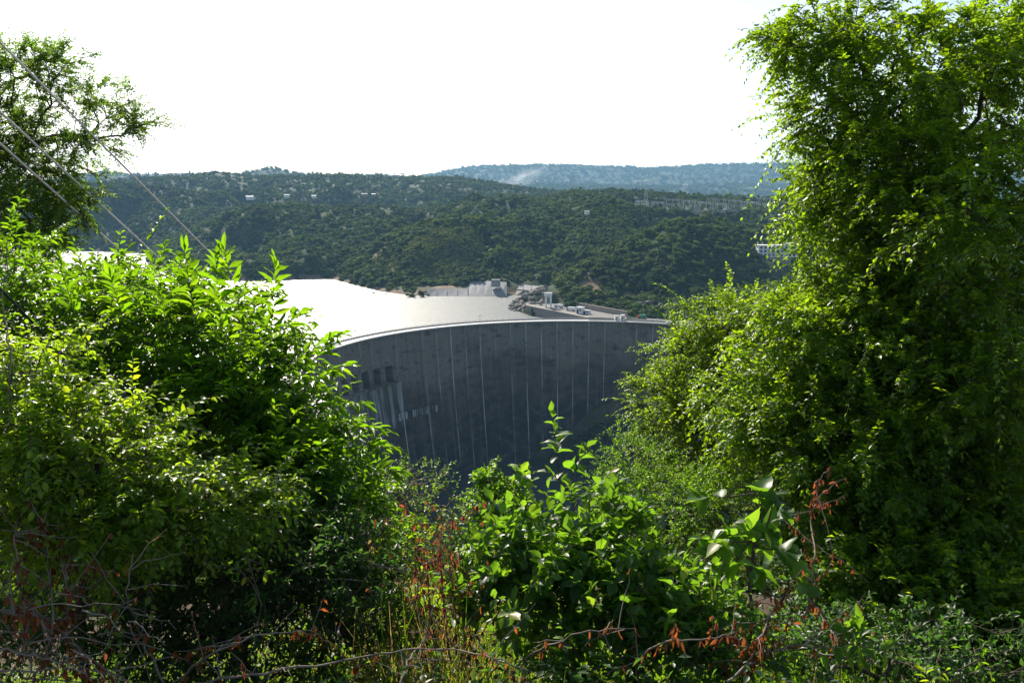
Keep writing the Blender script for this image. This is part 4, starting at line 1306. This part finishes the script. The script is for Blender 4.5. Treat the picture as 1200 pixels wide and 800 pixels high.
def plant(name, label, cat, base_uv, ells, n_tw, shoot, leafk, tmpl, seed, spine_to=None, n_sh=2, bark='bark', trunk_r=0.05, single=0, single_kind='oval', outward=0.8, rise=0.25, extra=None, group=None, stem_r=0.003, lean=0.0, shell=0.55, stray=0, stray_len=(0.5, 1.0), stray_droop=(0.1, 0.6)):
    """a shrub or tree: base (u, distance) on the ground, crown from ellipsoids, leafy shoots on the twig ends"""
    r = np.random.default_rng(seed)
    bx_, by_ = (base_uv[0] - 600) / F_PX * base_uv[1], base_uv[1]
    base = np.array([bx_, by_, gz_(bx_, by_) - 0.15])
    o = empty(name, base, label, cat, group)
    T, outd = crown_points(ells, n_tw, r, shell)
    cz = T.mean(0)
    if spine_to is None: spine_to = [tuple(base * 0.55 + cz * 0.45 + r.normal(0, .1, 3)), tuple(cz)]
    spine = [base]
    for p in spine_to:
        a = spine[-1]; p = np.array(p)
        k = max(2, int(np.linalg.norm(p - a) / 0.7))
        for q in range(1, k + 1):
            spine.append(a + (p - a) * q / k + r.normal(0, 0.04, 3))
    NA, par, load, ends = skeleton(base, T, spine, r)
    rad = np.maximum(stem_r * 1.3, trunk_r * (load / load.max()) ** 0.48)
    thick = rad > trunk_r * 0.35
    link('trunk', wood_mesh('trunk', NA, par, rad, thick, M[bark], base, 7), o)
    br = link('branches', wood_mesh('branches', NA, par, rad, ~thick, M[bark], base, 4), o)
    br['kind'] = 'stuff'
    bag = Bag()
    # shoots start at the twig ends and along the last twig
    k = np.repeat(np.arange(len(T)), n_sh)
    e = ends[k]
    f = r.uniform(0.0, 0.7, len(k))[:, None]
    St = NA[e] * (1 - f) + NA[par[e]] * f
    tw = nrmz(NA[e] - NA[par[e]])
    Di = tw * 0.6 + outd[k] * outward + UP * rise + r.normal(0, 0.45, (len(k), 3))
    sh = dict(shoot)
    ln = sh.pop('len'); 
    stems = shoots(bag, St, Di, r.uniform(ln[0], ln[1], len(k)), r.uniform(*sh.pop('droop'), len(k)), r=r, **sh)
    sts = [stems]
    if extra is not None:
        for ex in extra: sts.append(shoots(bag, r=r, **ex))
    if stray:                                 # long wandering shoots that break the outline
        k = r.integers(0, len(T), stray)
        Ds = outd[k] * 0.8 + UP * r.uniform(0.1, 0.9, (stray, 1)) + r.normal(0, .35, (stray, 3)) + np.array([0, -0.25, 0])
        Ls = r.uniform(*stray_len, stray)
        sts.append(shoots(bag, T[k], Ds, Ls, r.uniform(*stray_droop, stray), int(np.mean(stray_len) / (sh['ll'] * 0.42)), sh['ll'] * 1.05, sh['lw'], sh['ang'], sh['mode'], (0.3, 1.0), r=r))
    allst = np.concatenate(sts)
    v, f_ = tubes(allst - base, stem_r, stem_r * 0.4, 3)
    tw_o = link('twigs', pydata('twigs', v, f_, M[bark], True), o); tw_o['kind'] = 'stuff'
    A = bag.all()
    if single:
        idx = pick_front(A, single)
        mask = np.ones(len(A), bool); mask[idx] = False
        mesh = one_leaf_mesh('leaf', single_kind, M['one_' + leafk])
        place_leaves(A[idx], mesh, o, 0.94 if single_kind != 'heart' else 1.08)
        A = A[mask]
    fo = link('foliage', leaf_mesh('foliage', A, tmpl, M['leaf_' + leafk], base), o)
    fo['kind'] = 'stuff'
    return o

# --- trees and shrubs, from far to near
plant('feathery_tree', 'tall feathery leaved tree with dark limbs reaching in at the upper left', 'tree', (-190, 17), 
      [(30, 85, 17, 62, 34, 1.2), (70, 70, 17, 30, 16, .7), (112, 118, 17, 46, 24, .9), (158, 148, 17, 30, 14, .7), (30, 150, 17, 60, 34, 1.2), (85, 172, 17, 50, 16, .8), (40, 205, 16.5, 70, 30, 1), (20, 250, 16, 60, 34, 1), (85, 240, 16, 36, 22, .8), (-60, 150, 17, 80, 120, 1.6), (15, 290, 15, 50, 22, .8), (62, 276, 15.5, 30, 16, .6)],
      780, dict(len=(0.3, 0.6), droop=(0.05, 0.4), nl=22, ll=0.085, lw=0.42, ang=62, mode='alt', tint=(0, 1)), 'feather', T_SMALL, 11,
      spine_to=[tuple(at_y(-150, 400, 17)), tuple(at_y(-90, 260, 17)), tuple(at_y(0, 188, 17)), tuple(at_y(62, 156, 17)), tuple(at_y(108, 160, 17))], n_sh=4, trunk_r=0.10, stem_r=0.004, outward=0.6, rise=0.15)
plant('small_leaved_tree', 'dense small leaved tree in front of the far end of the dam', 'tree', (845, 15),
      [(835, 372, 15, 44, 26, .9), (800, 415, 15, 52, 34, 1.1), (782, 470, 15, 46, 40, 1.1), (850, 430, 15, 60, 50, 1.2), (880, 380, 15, 50, 40, 1.2), (810, 520, 14.5, 70, 40, 1.2), (880, 500, 14.5, 80, 60, 1.4)],
      700, dict(len=(0.3, 0.6), droop=(0.1, 0.6), nl=16, ll=0.075, lw=0.52, ang=58, mode='alt', tint=(0, 1)), 'tree', T_SMALL, 12, n_sh=4, trunk_r=0.16, stem_r=0.004, stray=110, stray_len=(.5, 1.1))
RT = [(990, 40, 11.5, 90, 40, 1.2), (925, 62, 11.5, 44, 24, .7), (1080, 110, 11, 120, 90, 1.6), (968, 130, 11.5, 52, 46, .9), (1000, 215, 11, 76, 70, 1.2), (942, 205, 11, 18, 20, .4), (930, 256, 11, 10, 6, .2), (1120, 260, 10, 120, 110, 1.6), (1000, 296, 11, 50, 46, 1), (1010, 380, 10.3, 110, 80, 1.4), (920, 400, 10.6, 60, 50, 1), (900, 470, 10.4, 80, 60, 1.2), (1130, 450, 9.5, 120, 120, 1.5), (1000, 520, 9.5, 120, 80, 1.3), (1130, 620, 9, 130, 110, 1.3), (1010, 640, 9, 90, 80, 1.2), (1180, 60, 11, 60, 60, 1), (1070, 700, 8, 120, 70, 1), (1170, 730, 7.6, 90, 80, .9)]
plant('leafy_tree', 'tall leafy tree with weeping branches filling the right side', 'tree', (1090, 11.5), RT,
      2900, dict(len=(0.25, 0.55), droop=(0.05, 0.8), nl=16, ll=0.078, lw=0.60, ang=58, mode='alt', tint=(0, 1)), 'tree', T_SMALL, 13,
      spine_to=[tuple(at_y(1095, 480, 11.3)), tuple(at_y(1080, 300, 11.2)), tuple(at_y(1040, 130, 11.2)), tuple(at_y(1000, 40, 11.3))], n_sh=5, trunk_r=0.16, stem_r=0.0035, outward=0.7, rise=0.15, stray=420, stray_len=(.5, 1.1), stray_droop=(.3, 1.2))
plant('slender_tree', 'thin tree top showing at the upper right corner', 'tree', (1290, 13), [(1190, 18, 13, 26, 22, .5), (1230, 40, 13, 40, 40, .8)],
      40, dict(len=(0.25, 0.5), droop=(0.1, 0.4), nl=14, ll=0.07, lw=0.5, ang=58, mode='alt', tint=(0, 1)), 'tree', T_SMALL, 14, n_sh=3, trunk_r=0.08)
plant('fine_leaved_shrub', 'airy fine leaved lime green shrub below the small leaved tree', 'shrub', (790, 10.5),
      [(745, 560, 11, 48, 50, .9), (800, 590, 10.5, 60, 56, 1), (720, 610, 10.3, 40, 44, .8), (770, 660, 9.5, 80, 50, 1), (850, 600, 10, 60, 60, 1)],
      420, dict(len=(0.25, 0.5), droop=(0.0, 0.5), nl=16, ll=0.042, lw=0.55, ang=55, mode='spiral', tint=(0.0, 1)), 'fresh', T_SMALL, 15, n_sh=4, trunk_r=0.05, rise=0.4, stray=80)
ring = [(590 + 27 * math.cos(a), 584 + 25 * math.sin(a), 9, 9, 9, .25) for a in np.linspace(0.3, 5.6, 11)] + [(590, 640, 9, 50, 20, .6), (548, 640, 9, 22, 14, .4)]
plant('creeper_mound', 'round arching creeper clump with a dark hollow in the middle', 'creeper', (585, 9.2), ring,
      210, dict(len=(0.15, 0.3), droop=(0.2, 0.9), nl=10, ll=0.06, lw=0.7, ang=60, mode='spiral', tint=(0.1, 0.9)), 'fresh', T_SMALL, 16, n_sh=3, trunk_r=0.03)
plant('grey_twig_bush', 'sparse grey green bush with bare twigs beside the dam base', 'bush', (490, 9.5),
      [(480, 560, 9.5, 44, 22, .6), (520, 590, 9.5, 40, 20, .6), (450, 590, 9.3, 40, 26, .6)],
      130, dict(len=(0.15, 0.35), droop=(0.0, 0.4), nl=9, ll=0.05, lw=0.5, ang=55, mode='spiral', tint=(0, 0.8)), 'feather', T_SMALL, 17, n_sh=2, trunk_r=0.04, bark='pale_bark')

# tall shoots standing out of the big bush: (u, v) of base and tip
def shoot_list(lst, Y, **kw):
    out = []
    for (u0, v0, u1, v1, dr) in lst:
        a, b = at_y(u0, v0, Y), at_y(u1, v1, Y - 0.15)
        L = np.linalg.norm(b - a)
        d = (b - a) / L
        d = nrmz(d + UP * dr)
        out.append(dict(St=a[None], Di=d[None], Ln=np.array([L * (1 + 0.25 * dr)]), droop=np.array([dr]), nl=max(7, int(L / 0.034)), **kw))
    return out
ex = shoot_list([(235, 420, 215, 283, .05), (262, 420, 252, 296, .05), (285, 380, 262, 292, .0), (200, 400, 178, 300, .05), (316, 430, 322, 308, .0), (322, 400, 356, 358, .12), (318, 400, 296, 352, .1), (335, 430, 404, 388, .15), (350, 460, 412, 424, .2), (345, 490, 430, 470, .25), (390, 540, 468, 520, .3), (360, 520, 452, 498, .3), (400, 560, 470, 552, .25), (150, 400, 128, 318, .05), (95, 390, 70, 312, .05), (300, 440, 282, 372, .0), (362, 430, 388, 400, .1)],
                7.4, ll=0.20, lw=0.30, ang=52, mode='alt', tint=(0.3, 1.0), upb=0.7, taper=0.3, t0=0.25)
plant('leafy_bush', 'big fresh green bush with upright leafy shoots before the lake', 'bush', (270, 8.2),
      [(235, 385, 8, 70, 60, .9), (290, 442, 8, 62, 48, .9), (160, 370, 8.5, 80, 50, 1), (80, 345, 9, 70, 36, 1), (15, 320, 9, 50, 44, 1), (340, 505, 7.6, 55, 48, .8), (260, 500, 7.6, 110, 60, 1), (380, 565, 7.2, 52, 42, .7), (320, 580, 7, 100, 60, .8), (150, 470, 8, 110, 70, 1), (410, 628, 7, 46, 34, .6), (40, 430, 8.5, 70, 70, 1)],
      820, dict(len=(0.3, 0.55), droop=(0.0, 0.45), nl=12, ll=0.115, lw=0.36, ang=54, mode='alt', tint=(0, 1)), 'fresh', T_LEAF, 21, n_sh=3, trunk_r=0.07, single=300, single_kind='lance', rise=0.5, extra=ex, stray=60)
plant('arching_bush', 'yellow green rounded leaf bush arching in at the left edge', 'bush', (70, 5.8),
      [(30, 430, 5.6, 50, 30, .5), (60, 490, 5.5, 80, 44, .6), (120, 540, 5.4, 100, 50, .6), (40, 580, 5.3, 80, 50, .6), (190, 590, 5.5, 80, 40, .5), (270, 590, 5.7, 60, 36, .5), (110, 620, 5.3, 110, 36, .5)],
      420, dict(len=(0.25, 0.5), droop=(0.1, 0.6), nl=11, ll=0.068, lw=0.56, ang=58, mode='alt', tint=(0.1, 1)), 'lime', T_LEAF, 22, n_sh=3, trunk_r=0.03, single=300, single_kind='oval', rise=0.3, stray=60, stray_len=(.4, .8))
plant('shaded_thicket', 'dark shaded thicket under the big bush at lower left', 'thicket', (300, 6.4),
      [(270, 670, 6, 130, 60, .7), (370, 650, 6.2, 90, 60, .7), (200, 720, 5.8, 130, 60, .6), (330, 740, 5.5, 110, 50, .5), (60, 700, 5.8, 100, 60, .6), (430, 690, 6, 70, 60, .6)],
      520, dict(len=(0.2, 0.45), droop=(0.1, 0.7), nl=11, ll=0.06, lw=0.48, ang=58, mode='spiral', tint=(0, 0.8)), 'deep', T_LEAF, 23, n_sh=3, trunk_r=0.03, stray=50, stray_len=(.3, .8))
ex = shoot_list([(655, 560, 648, 484, .0), (665, 570, 690, 520, .1), (640, 580, 600, 545, .1), (690, 590, 715, 552, .05), (620, 590, 560, 590, .2), (700, 600, 755, 585, .2)],
                5.8, ll=0.115, lw=0.58, ang=58, mode='spiral', tint=(0.3, 1.0), upb=0.7, taper=0.3, t0=0.3)
plant('broad_leaved_shrub', 'broad leaved shrub with a tall tip standing in the centre foreground', 'shrub', (665, 6.2),
      [(655, 560, 6, 14, 16, .2), (690, 590, 6, 36, 24, .4), (612, 640, 5.8, 40, 20, .4), (640, 645, 5.7, 90, 36, .55), (725, 640, 5.6, 60, 40, .5), (650, 700, 5.4, 110, 50, .55), (745, 700, 5.3, 70, 44, .5), (600, 680, 5.5, 60, 50, .5), (790, 720, 5.2, 60, 34, .4)],
      210, dict(len=(0.14, 0.34), droop=(0.05, 0.45), nl=8, ll=0.115, lw=0.62, ang=60, mode='spiral', tint=(0, 1)), 'broad', T_LEAF, 24, n_sh=2, trunk_r=0.035, single=300, single_kind='oval', rise=0.5, extra=ex, stray=16, stray_len=(.3, .6))
plant('large_leaved_sapling', 'sapling with large heart shaped leaves in front of the leafy tree', 'sapling', (885, 5.6),
      [(870, 590, 5.3, 40, 26, .3), (905, 600, 5.3, 26, 24, .3), (880, 650, 5.2, 50, 30, .35), (850, 640, 5.2, 30, 24, .3)],
      22, dict(len=(0.08, 0.2), droop=(0.1, 0.5), nl=4, ll=0.17, lw=0.82, ang=66, mode='spiral', tint=(0, 0.9)), 'broad', T_LEAF, 25, n_sh=1, trunk_r=0.012, single=300, single_kind='heart', rise=0.6)
plant('dark_undergrowth', 'deep green shaded undergrowth beneath the leafy tree at lower right', 'undergrowth', (1080, 7),
      [(960, 730, 6.4, 70, 36, .5), (1060, 760, 6.0, 110, 36, .6), (1160, 770, 6.0, 100, 40, .6), (900, 760, 5.8, 90, 36, .5), (1020, 790, 5.4, 120, 24, .4)],
      150, dict(len=(0.2, 0.5), droop=(0.2, 0.9), nl=11, ll=0.065, lw=0.55, ang=58, mode='spiral', tint=(0, 0.7)), 'deep', T_LEAF, 26, n_sh=3, trunk_r=0.03)
for (u, Y, ells, nt, lab, sd_, lk, ll) in [
        (1000, 4.9, [(985, 755, 4.8, 34, 20, .2), (1020, 745, 4.8, 26, 18, .2)], 10, 'low plant with long pale green leaves at the bottom right', 31, 'broad', 0.13),
        (1140, 4.9, [(1135, 765, 4.8, 26, 22, .15)], 5, 'small pale seedling in the dark at the bottom right corner', 32, 'fresh', 0.07),
        (1085, 4.8, [(1085, 797, 4.7, 24, 8, .15)], 4, 'tiny bright seedling cut off by the bottom edge', 33, 'lime', 0.07),
        (300, 5.2, [(295, 670, 5.0, 18, 24, .15)], 6, 'pale leaved seedling against the dark thicket', 35, 'broad', 0.075)]:
    plant('seedling', lab, 'plant', (u, Y), ells, nt, dict(len=(0.08, 0.2), droop=(0.1, 0.5), nl=5, ll=ll, lw=0.42, ang=60, mode='spiral', tint=(0.2, 1)), lk, T_LEAF, sd_, n_sh=1, trunk_r=0.004, single=60, single_kind='lance', rise=0.5, stem_r=0.0025)

plant('weedy_scrub', 'loose sunny scrub of small leaves between the bushes left of centre', 'scrub', (470, 6.6),
      [(430, 630, 6.6, 40, 30, .4), (480, 660, 6.4, 50, 30, .4), (440, 710, 6, 60, 36, .4), (520, 720, 5.8, 40, 30, .4), (400, 760, 5.4, 60, 24, .3)],
      150, dict(len=(0.2, 0.45), droop=(0.0, 0.5), nl=8, ll=0.055, lw=0.42, ang=55, mode='spiral', tint=(0.2, 1)), 'lime', T_LEAF, 41, n_sh=2, trunk_r=0.015, rise=0.6)
plant('bramble', 'sunlit low bramble below the broad leaved shrub and sapling', 'bramble', (830, 5.6),
      [(800, 720, 5.3, 60, 26, .4), (860, 730, 5.4, 50, 26, .4), (770, 770, 4.9, 70, 24, .3), (880, 775, 5, 60, 20, .3), (690, 780, 4.8, 60, 18, .3)],
      150, dict(len=(0.15, 0.4), droop=(0.1, 0.7), nl=8, ll=0.075, lw=0.55, ang=58, mode='spiral', tint=(0.1, 1)), 'broad', T_LEAF, 42, n_sh=2, trunk_r=0.012, rise=0.4)
# --- dry stuff
def dead_branch(name, label, pix, Y, side, leaves, seed, leafk='dry', ll=0.05, r0=0.0075, bark='pale_bark', dy=0.3, drop=True):
    """an arching dead stem through picture points, with side twigs and hanging dry leaves"""
    r = np.random.default_rng(seed)
    q = np.array([at_y(u, v, Y + dy * math.sin(i * 1.9 + seed)) for i, (u, v) in enumerate(pix)])
    t_ = np.linspace(0, len(q) - 1, 6 * (len(q) - 1) + 1)
    i0 = np.minimum(t_.astype(int), len(q) - 2); f = (t_ - i0)[:, None]
    ex_ = np.concatenate([[2 * q[0] - q[1]], q, [2 * q[-1] - q[-2]]])
    p0, p1, p2, p3 = ex_[i0], ex_[i0 + 1], ex_[i0 + 2], ex_[i0 + 3]
    main = 0.5 * (2 * p1 + (p2 - p0) * f + (2 * p0 - 5 * p1 + 4 * p2 - p3) * f ** 2 + (3 * p1 - p0 - 3 * p2 + p3) * f ** 3)
    main += r.normal(0, 0.006, main.shape)
    base = main[0].copy()
    o = empty(name, base, label, 'dead branch', None)
    v, f4 = tubes((main - base)[None], r0, r0 * 0.35, 6)
    link('stem', pydata('stem', v, f4, M[bark], True), o)
    bag = Bag(); tips = []
    for k in range(int(side * 1.8)):
        j = r.integers(1, len(main) - 1)
        d = nrmz(main[j + 1] - main[j - 1] + r.normal(0, 0.9, 3) + UP * 0.3)
        L = r.uniform(0.12, 0.45)
        tw = np.array([main[j] + d * L * s - UP * 0.12 * L * s * s + r.normal(0, 0.006, 3) for s in np.linspace(0, 1, 5)])
        v, f4 = tubes((tw - base)[None], r0 * 0.5, r0 * 0.15, 4)
        link('twig', pydata('twig', v, f4, M[bark], True), o)
        tips.append(tw)
    if leaves:
        src = np.concatenate(tips + [main]) if tips else main
        k = r.integers(0, len(src), leaves)
        D = nrmz(-UP * 1.0 + r.normal(0, 0.35, (leaves, 3)))
        N = r.normal(size=(leaves, 3)); N = nrmz(N - D * (N * D).sum(1, keepdims=True))
        L = ll * r.uniform(0.6, 1.3, leaves)
        A = np.concatenate([src[k], D, N, L[:, None], (L * r.uniform(0.25, 0.45, leaves))[:, None], r.random((leaves, 1))], 1)
        place_leaves(A, DRY[leafk], o, 0.94, 'dry_leaf')
    return o
DRY = {k: one_leaf_mesh('dry_leaf', 'lance', M['one_' + k]) for k in ('dry', 'russet', 'straw')}
DB = [
    ('bare grey branch fan rising at the lower left corner', [(40, 800), (62, 730), (55, 660), (52, 600)], 4.6, 6, 46, 'dry'),
    ('leaning dead branch with orange leaves crossing the lower left', [(0, 715), (60, 725), (120, 718), (160, 700)], 4.5, 7, 40, 'dry'),
    ('pale dead stem sloping down to the bottom at the lower left', [(30, 700), (70, 740), (110, 775), (150, 800)], 4.3, 6, 26, 'dry'),
    ('forked dead stem standing in the dark at lower left', [(190, 800), (165, 745), (150, 700), (155, 650)], 4.7, 5, 6, 'dry'),
    ('thin dead twigs lying along the left bottom edge', [(0, 760), (50, 770), (95, 790), (130, 805)], 4.2, 8, 30, 'dry'),
    ('low dead twig with orange leaves left of the long arching stem', [(205, 800), (250, 765), (320, 742), (372, 738)], 4.6, 5, 30, 'dry'),
    ('long pale arching stem along the bottom centre', [(225, 800), (330, 785), (430, 768), (520, 760), (590, 775), (625, 800)], 4.4, 9, 22, 'dry'),
    ('tangle of grey twigs standing under the arching stem', [(470, 800), (480, 770), (500, 745), (505, 715)], 4.6, 9, 10, 'russet'),
    ('leaning dark dead limb among the weeds left of centre', [(395, 745), (402, 715), (430, 675), (436, 630)], 5.4, 5, 8, 'straw'),
    ('bent pale twig reaching up before the dam base', [(425, 640), (455, 600), (490, 572), (476, 548)], 8.5, 5, 0, 'straw'),
    ('pale stem curving under the broad leaved shrub', [(590, 800), (625, 765), (680, 742), (745, 735)], 4.6, 6, 10, 'dry'),
    ('dead twig with orange leaves below the broad leaved shrub', [(735, 795), (770, 755), (830, 748), (880, 735)], 4.6, 8, 60, 'dry'),
    ('dead orange fern like stem left of the dark undergrowth', [(870, 800), (890, 750), (905, 715), (925, 690)], 4.8, 8, 70, 'dry'),
    ('tall withered russet stem between sapling and leafy tree', [(945, 720), (955, 660), (950, 600), (960, 560)], 5.3, 8, 70, 'russet'),
    ('grey dead twigs crossing near the bottom right plant', [(850, 800), (890, 770), (935, 755), (975, 770)], 4.5, 7, 18, 'dry'),
    ('short dead orange sprig right of the russet stem', [(985, 760), (965, 720), (945, 700)], 5.0, 5, 26, 'dry'),
    ('thin dark sapling stem at the far left edge', [(12, 640), (6, 540), (12, 440), (4, 360), (10, 280)], 5.2, 6, 0, 'straw'),
    ('withered rust coloured stalk at the far left', [(30, 760), (24, 690), (18, 640), (22, 600)], 4.7, 5, 40, 'russet'),
    ('withered rust coloured stalk right of the corner branches', [(85, 740), (78, 690), (72, 650)], 4.8, 5, 36, 'russet'),
]
for k, (lab, pix, Y, side, nl, lk) in enumerate(DB):
    dead_branch('dead_branch', lab, pix, Y, side, int(nl * 2.4), 60 + k, lk, 0.055 if lk == 'dry' else 0.05)
# the heap of brushwood in the lower left corner
def brush_pile():
    r = np.random.default_rng(5)
    b = at_y(70, 760, 4.4)
    o = empty('brush_pile', b, 'heap of bare grey twigs in the lower left corner', 'brushwood')
    for k in range(28):
        a = at_y(r.uniform(-20, 160), r.uniform(680, 810), r.uniform(4.0, 4.9))
        an = r.normal(0.5, 0.7)
        L = r.uniform(0.25, 0.7)
        d = nrmz(np.array([math.cos(an), r.normal(0, .4), -math.sin(an) * 0.7]))
        q = np.array([a + d * L * s + UP * (0.18 * L * s * (1 - s)) + r.normal(0, .008, 3) for s in np.linspace(0, 1, 6)])
        v, f4 = tubes((q - b)[None], r.uniform(.003, .007), .0015, 5)
        link('twig', pydata('twig', v, f4, M['pale_bark'], True), o)
brush_pile()
# hanging brown seed stalks in the middle
for k, (u, v0, v1) in enumerate([(500, 600, 780), (515, 590, 770), (527, 612, 770), (538, 640, 780), (486, 640, 780), (548, 680, 790)]):
    dead_branch('dry_stalk', 'brown dry seed stalk, %s of the six standing left of the broad leaved shrub' % ['second', 'third', 'fourth', 'fifth', 'leftmost', 'rightmost'][k], [(u + 12, v1), (u + 2, (v0 + v1) / 2), (u, v0)], 5.4, 9, 150, 90 + k, 'russet', 0.045, 0.005, 'bark')

# --- grass and litter on the slope
def grass():
    r = np.random.default_rng(77)
    n = 26000
    Y = r.uniform(3.6, 13, n); u = r.uniform(-80, 1280, n)
    x = (u - 600) / F_PX * Y
    z = height(x, Y)
    tall = (u > 400) & (u < 560) & (Y > 4.8)
    L = np.where(tall, r.uniform(0.3, 1.0, n), r.uniform(0.1, 0.4, n))
    keep = (~tall) | (r.random(n) < 0.9)
    D = nrmz(UP + r.normal(0, 0.33, (n, 3)))
    N = r.normal(size=(n, 3)); N = nrmz(N - D * (N * D).sum(1, keepdims=True))
    A = np.concatenate([np.stack([x, Y, z - 0.02], 1), D, N, L[:, None], np.where(tall, 0.009, 0.012)[:, None], r.random((n, 1))], 1)[keep]
    dry = tall[keep] & (r.random(keep.sum()) < 0.6) | (r.random(keep.sum()) < 0.15)
    for nm, lab, mk, sel in (('grass', 'short green grass between the bushes', 'fresh', ~dry), ('dry_grass', 'straw coloured dry grass left of centre', 'straw', dry)):
        o = link(nm, leaf_mesh(nm, A[sel], T_BLADE, M['leaf_' + mk], np.zeros(3)))
        tag(o, lab, 'grass', kind='stuff')
    # low ground cover
    n = 34000
    Y = r.uniform(3.8, 16, n); u = r.uniform(-100, 1300, n)
    x = (u - 600) / F_PX * Y
    z = height(x, Y) + r.random(n) ** 2 * 0.5
    D = nrmz(r.normal(0, 1, (n, 3)) * [1, 1, 0.4]); N = UP + r.normal(0, .5, (n, 3)); N = nrmz(N - D * (N * D).sum(1, keepdims=True))
    L = r.uniform(0.03, 0.08, n)
    A = np.concatenate([np.stack([x, Y, z], 1), D, N, L[:, None], (L * .5)[:, None], r.random((n, 1))], 1)
    dl = r.random(n) < 0.3
    o = link('ground_cover', leaf_mesh('ground_cover', A[~dl], T_SMALL, M['leaf_deep'], np.zeros(3))); tag(o, 'low dark green creepers covering the slope', 'ground cover', kind='stuff')
    A[dl, 2] = height(A[dl, 0], A[dl, 1]) + 0.015
    o = link('leaf_litter', leaf_mesh('leaf_litter', A[dl], T_SMALL, M['leaf_russet'], np.zeros(3))); tag(o, 'brown fallen leaves on the slope', 'leaf litter', kind='stuff')
grass()

# --- overhead cables
M['cable'] = simple('cable', (0.80, 0.80, 0.80), 0.5, 0.05, 4.0, 0.5)
M['dark_cable'] = simple('dark_cable', (0.02, 0.035, 0.03), 0.6, 0.1, 4.0)
def cable(label, pts, r, mat='cable', sag=0.0):
    q = [np.array(p) for p in pts]
    n = 24
    P_ = []
    for i in range(n + 1):
        f = i / n * (len(q) - 1); k = min(int(f), len(q) - 2); f -= k
        p = q[k] * (1 - f) + q[k + 1] * f
        P_.append(p - UP * sag * 4 * (i / n) * (1 - i / n))
    base = P_[-1]
    v, f4 = tubes((np.array(P_) - base)[None], r, r, 8)
    o = link('overhead_cable', pydata('overhead_cable', v, f4, M[mat], True))
    o.location = base
    tag(o, label, 'cable')
    return base
def two_pt(a, Ya, b, Yb, ua, ub):
    """line through two sighted points, run out to the columns ua and ub"""
    A, B = at_y(*a, Ya), at_y(*b, Yb)
    def col(u):
        k = (u - 600) / F_PX                      # approx column plane x = k * depth
        zc = lambda P_: P_[1] * math.cos(PITCH) - (P_[2] - CZ) * math.sin(PITCH)
        fa, fb = A[0] - k * zc(A), B[0] - k * zc(B)
        s = fa / (fa - fb)
        return A + (B - A) * s
    return col(ua), col(ub)
CB = [((0, 50), (355, 405), 374, 'topmost of the three pale cables slanting down across the left'),
      ((0, 131), (213, 327), 348, 'middle of the three pale cables slanting down across the left'),
      ((0, 168), (186, 334), 322, 'lowest of the three pale cables slanting down across the left')]
ends = []
for a, b, ue, lab in CB:
    Yb = 13 + (30 - 13) * (b[0] / 355.0) ** 1.3
    P0, P1 = two_pt(a, 13, b, Yb, -170, ue)
    ends.append((P0, P1))
    cable(lab, [P0, P1], 0.017)
P0, P1 = two_pt((0, 338), 6.6, (135, 480), 7.6, -90, 260)
cable('dark green cable slanting down into the bush at the left edge', [P0, P1], 0.011, 'dark_cable')
def utility_pole(pts, label):
    pts = np.array(pts); c_ = pts.mean(0)
    g_ = gz_(c_[0], c_[1])
    o = empty('utility_pole', (c_[0], c_[1] + 0.25, g_ - 0.3), label, 'pole')
    top = pts[:, 2].max() - g_ + 0.9
    MB().tube([(0, 0, 0), (0, 0, top)], [0.15, 0.10], 10).build('post', M['bark'], o)
    for p in pts:
        rel_ = p - np.array(o.location)
        MB().bar((0, 0, rel_[2] - 0.12), (rel_[0], rel_[1], rel_[2] - 0.12), 0.09).build('bracket', M['steel'], o)
        MB().tube([(rel_[0], rel_[1], rel_[2] - 0.14), (rel_[0], rel_[1], rel_[2] + 0.03)], [0.05, 0.035], 8).build('insulator', M['bark'], o)
utility_pole([e[1] for e in ends], 'wooden cable pole standing behind the big green bush')
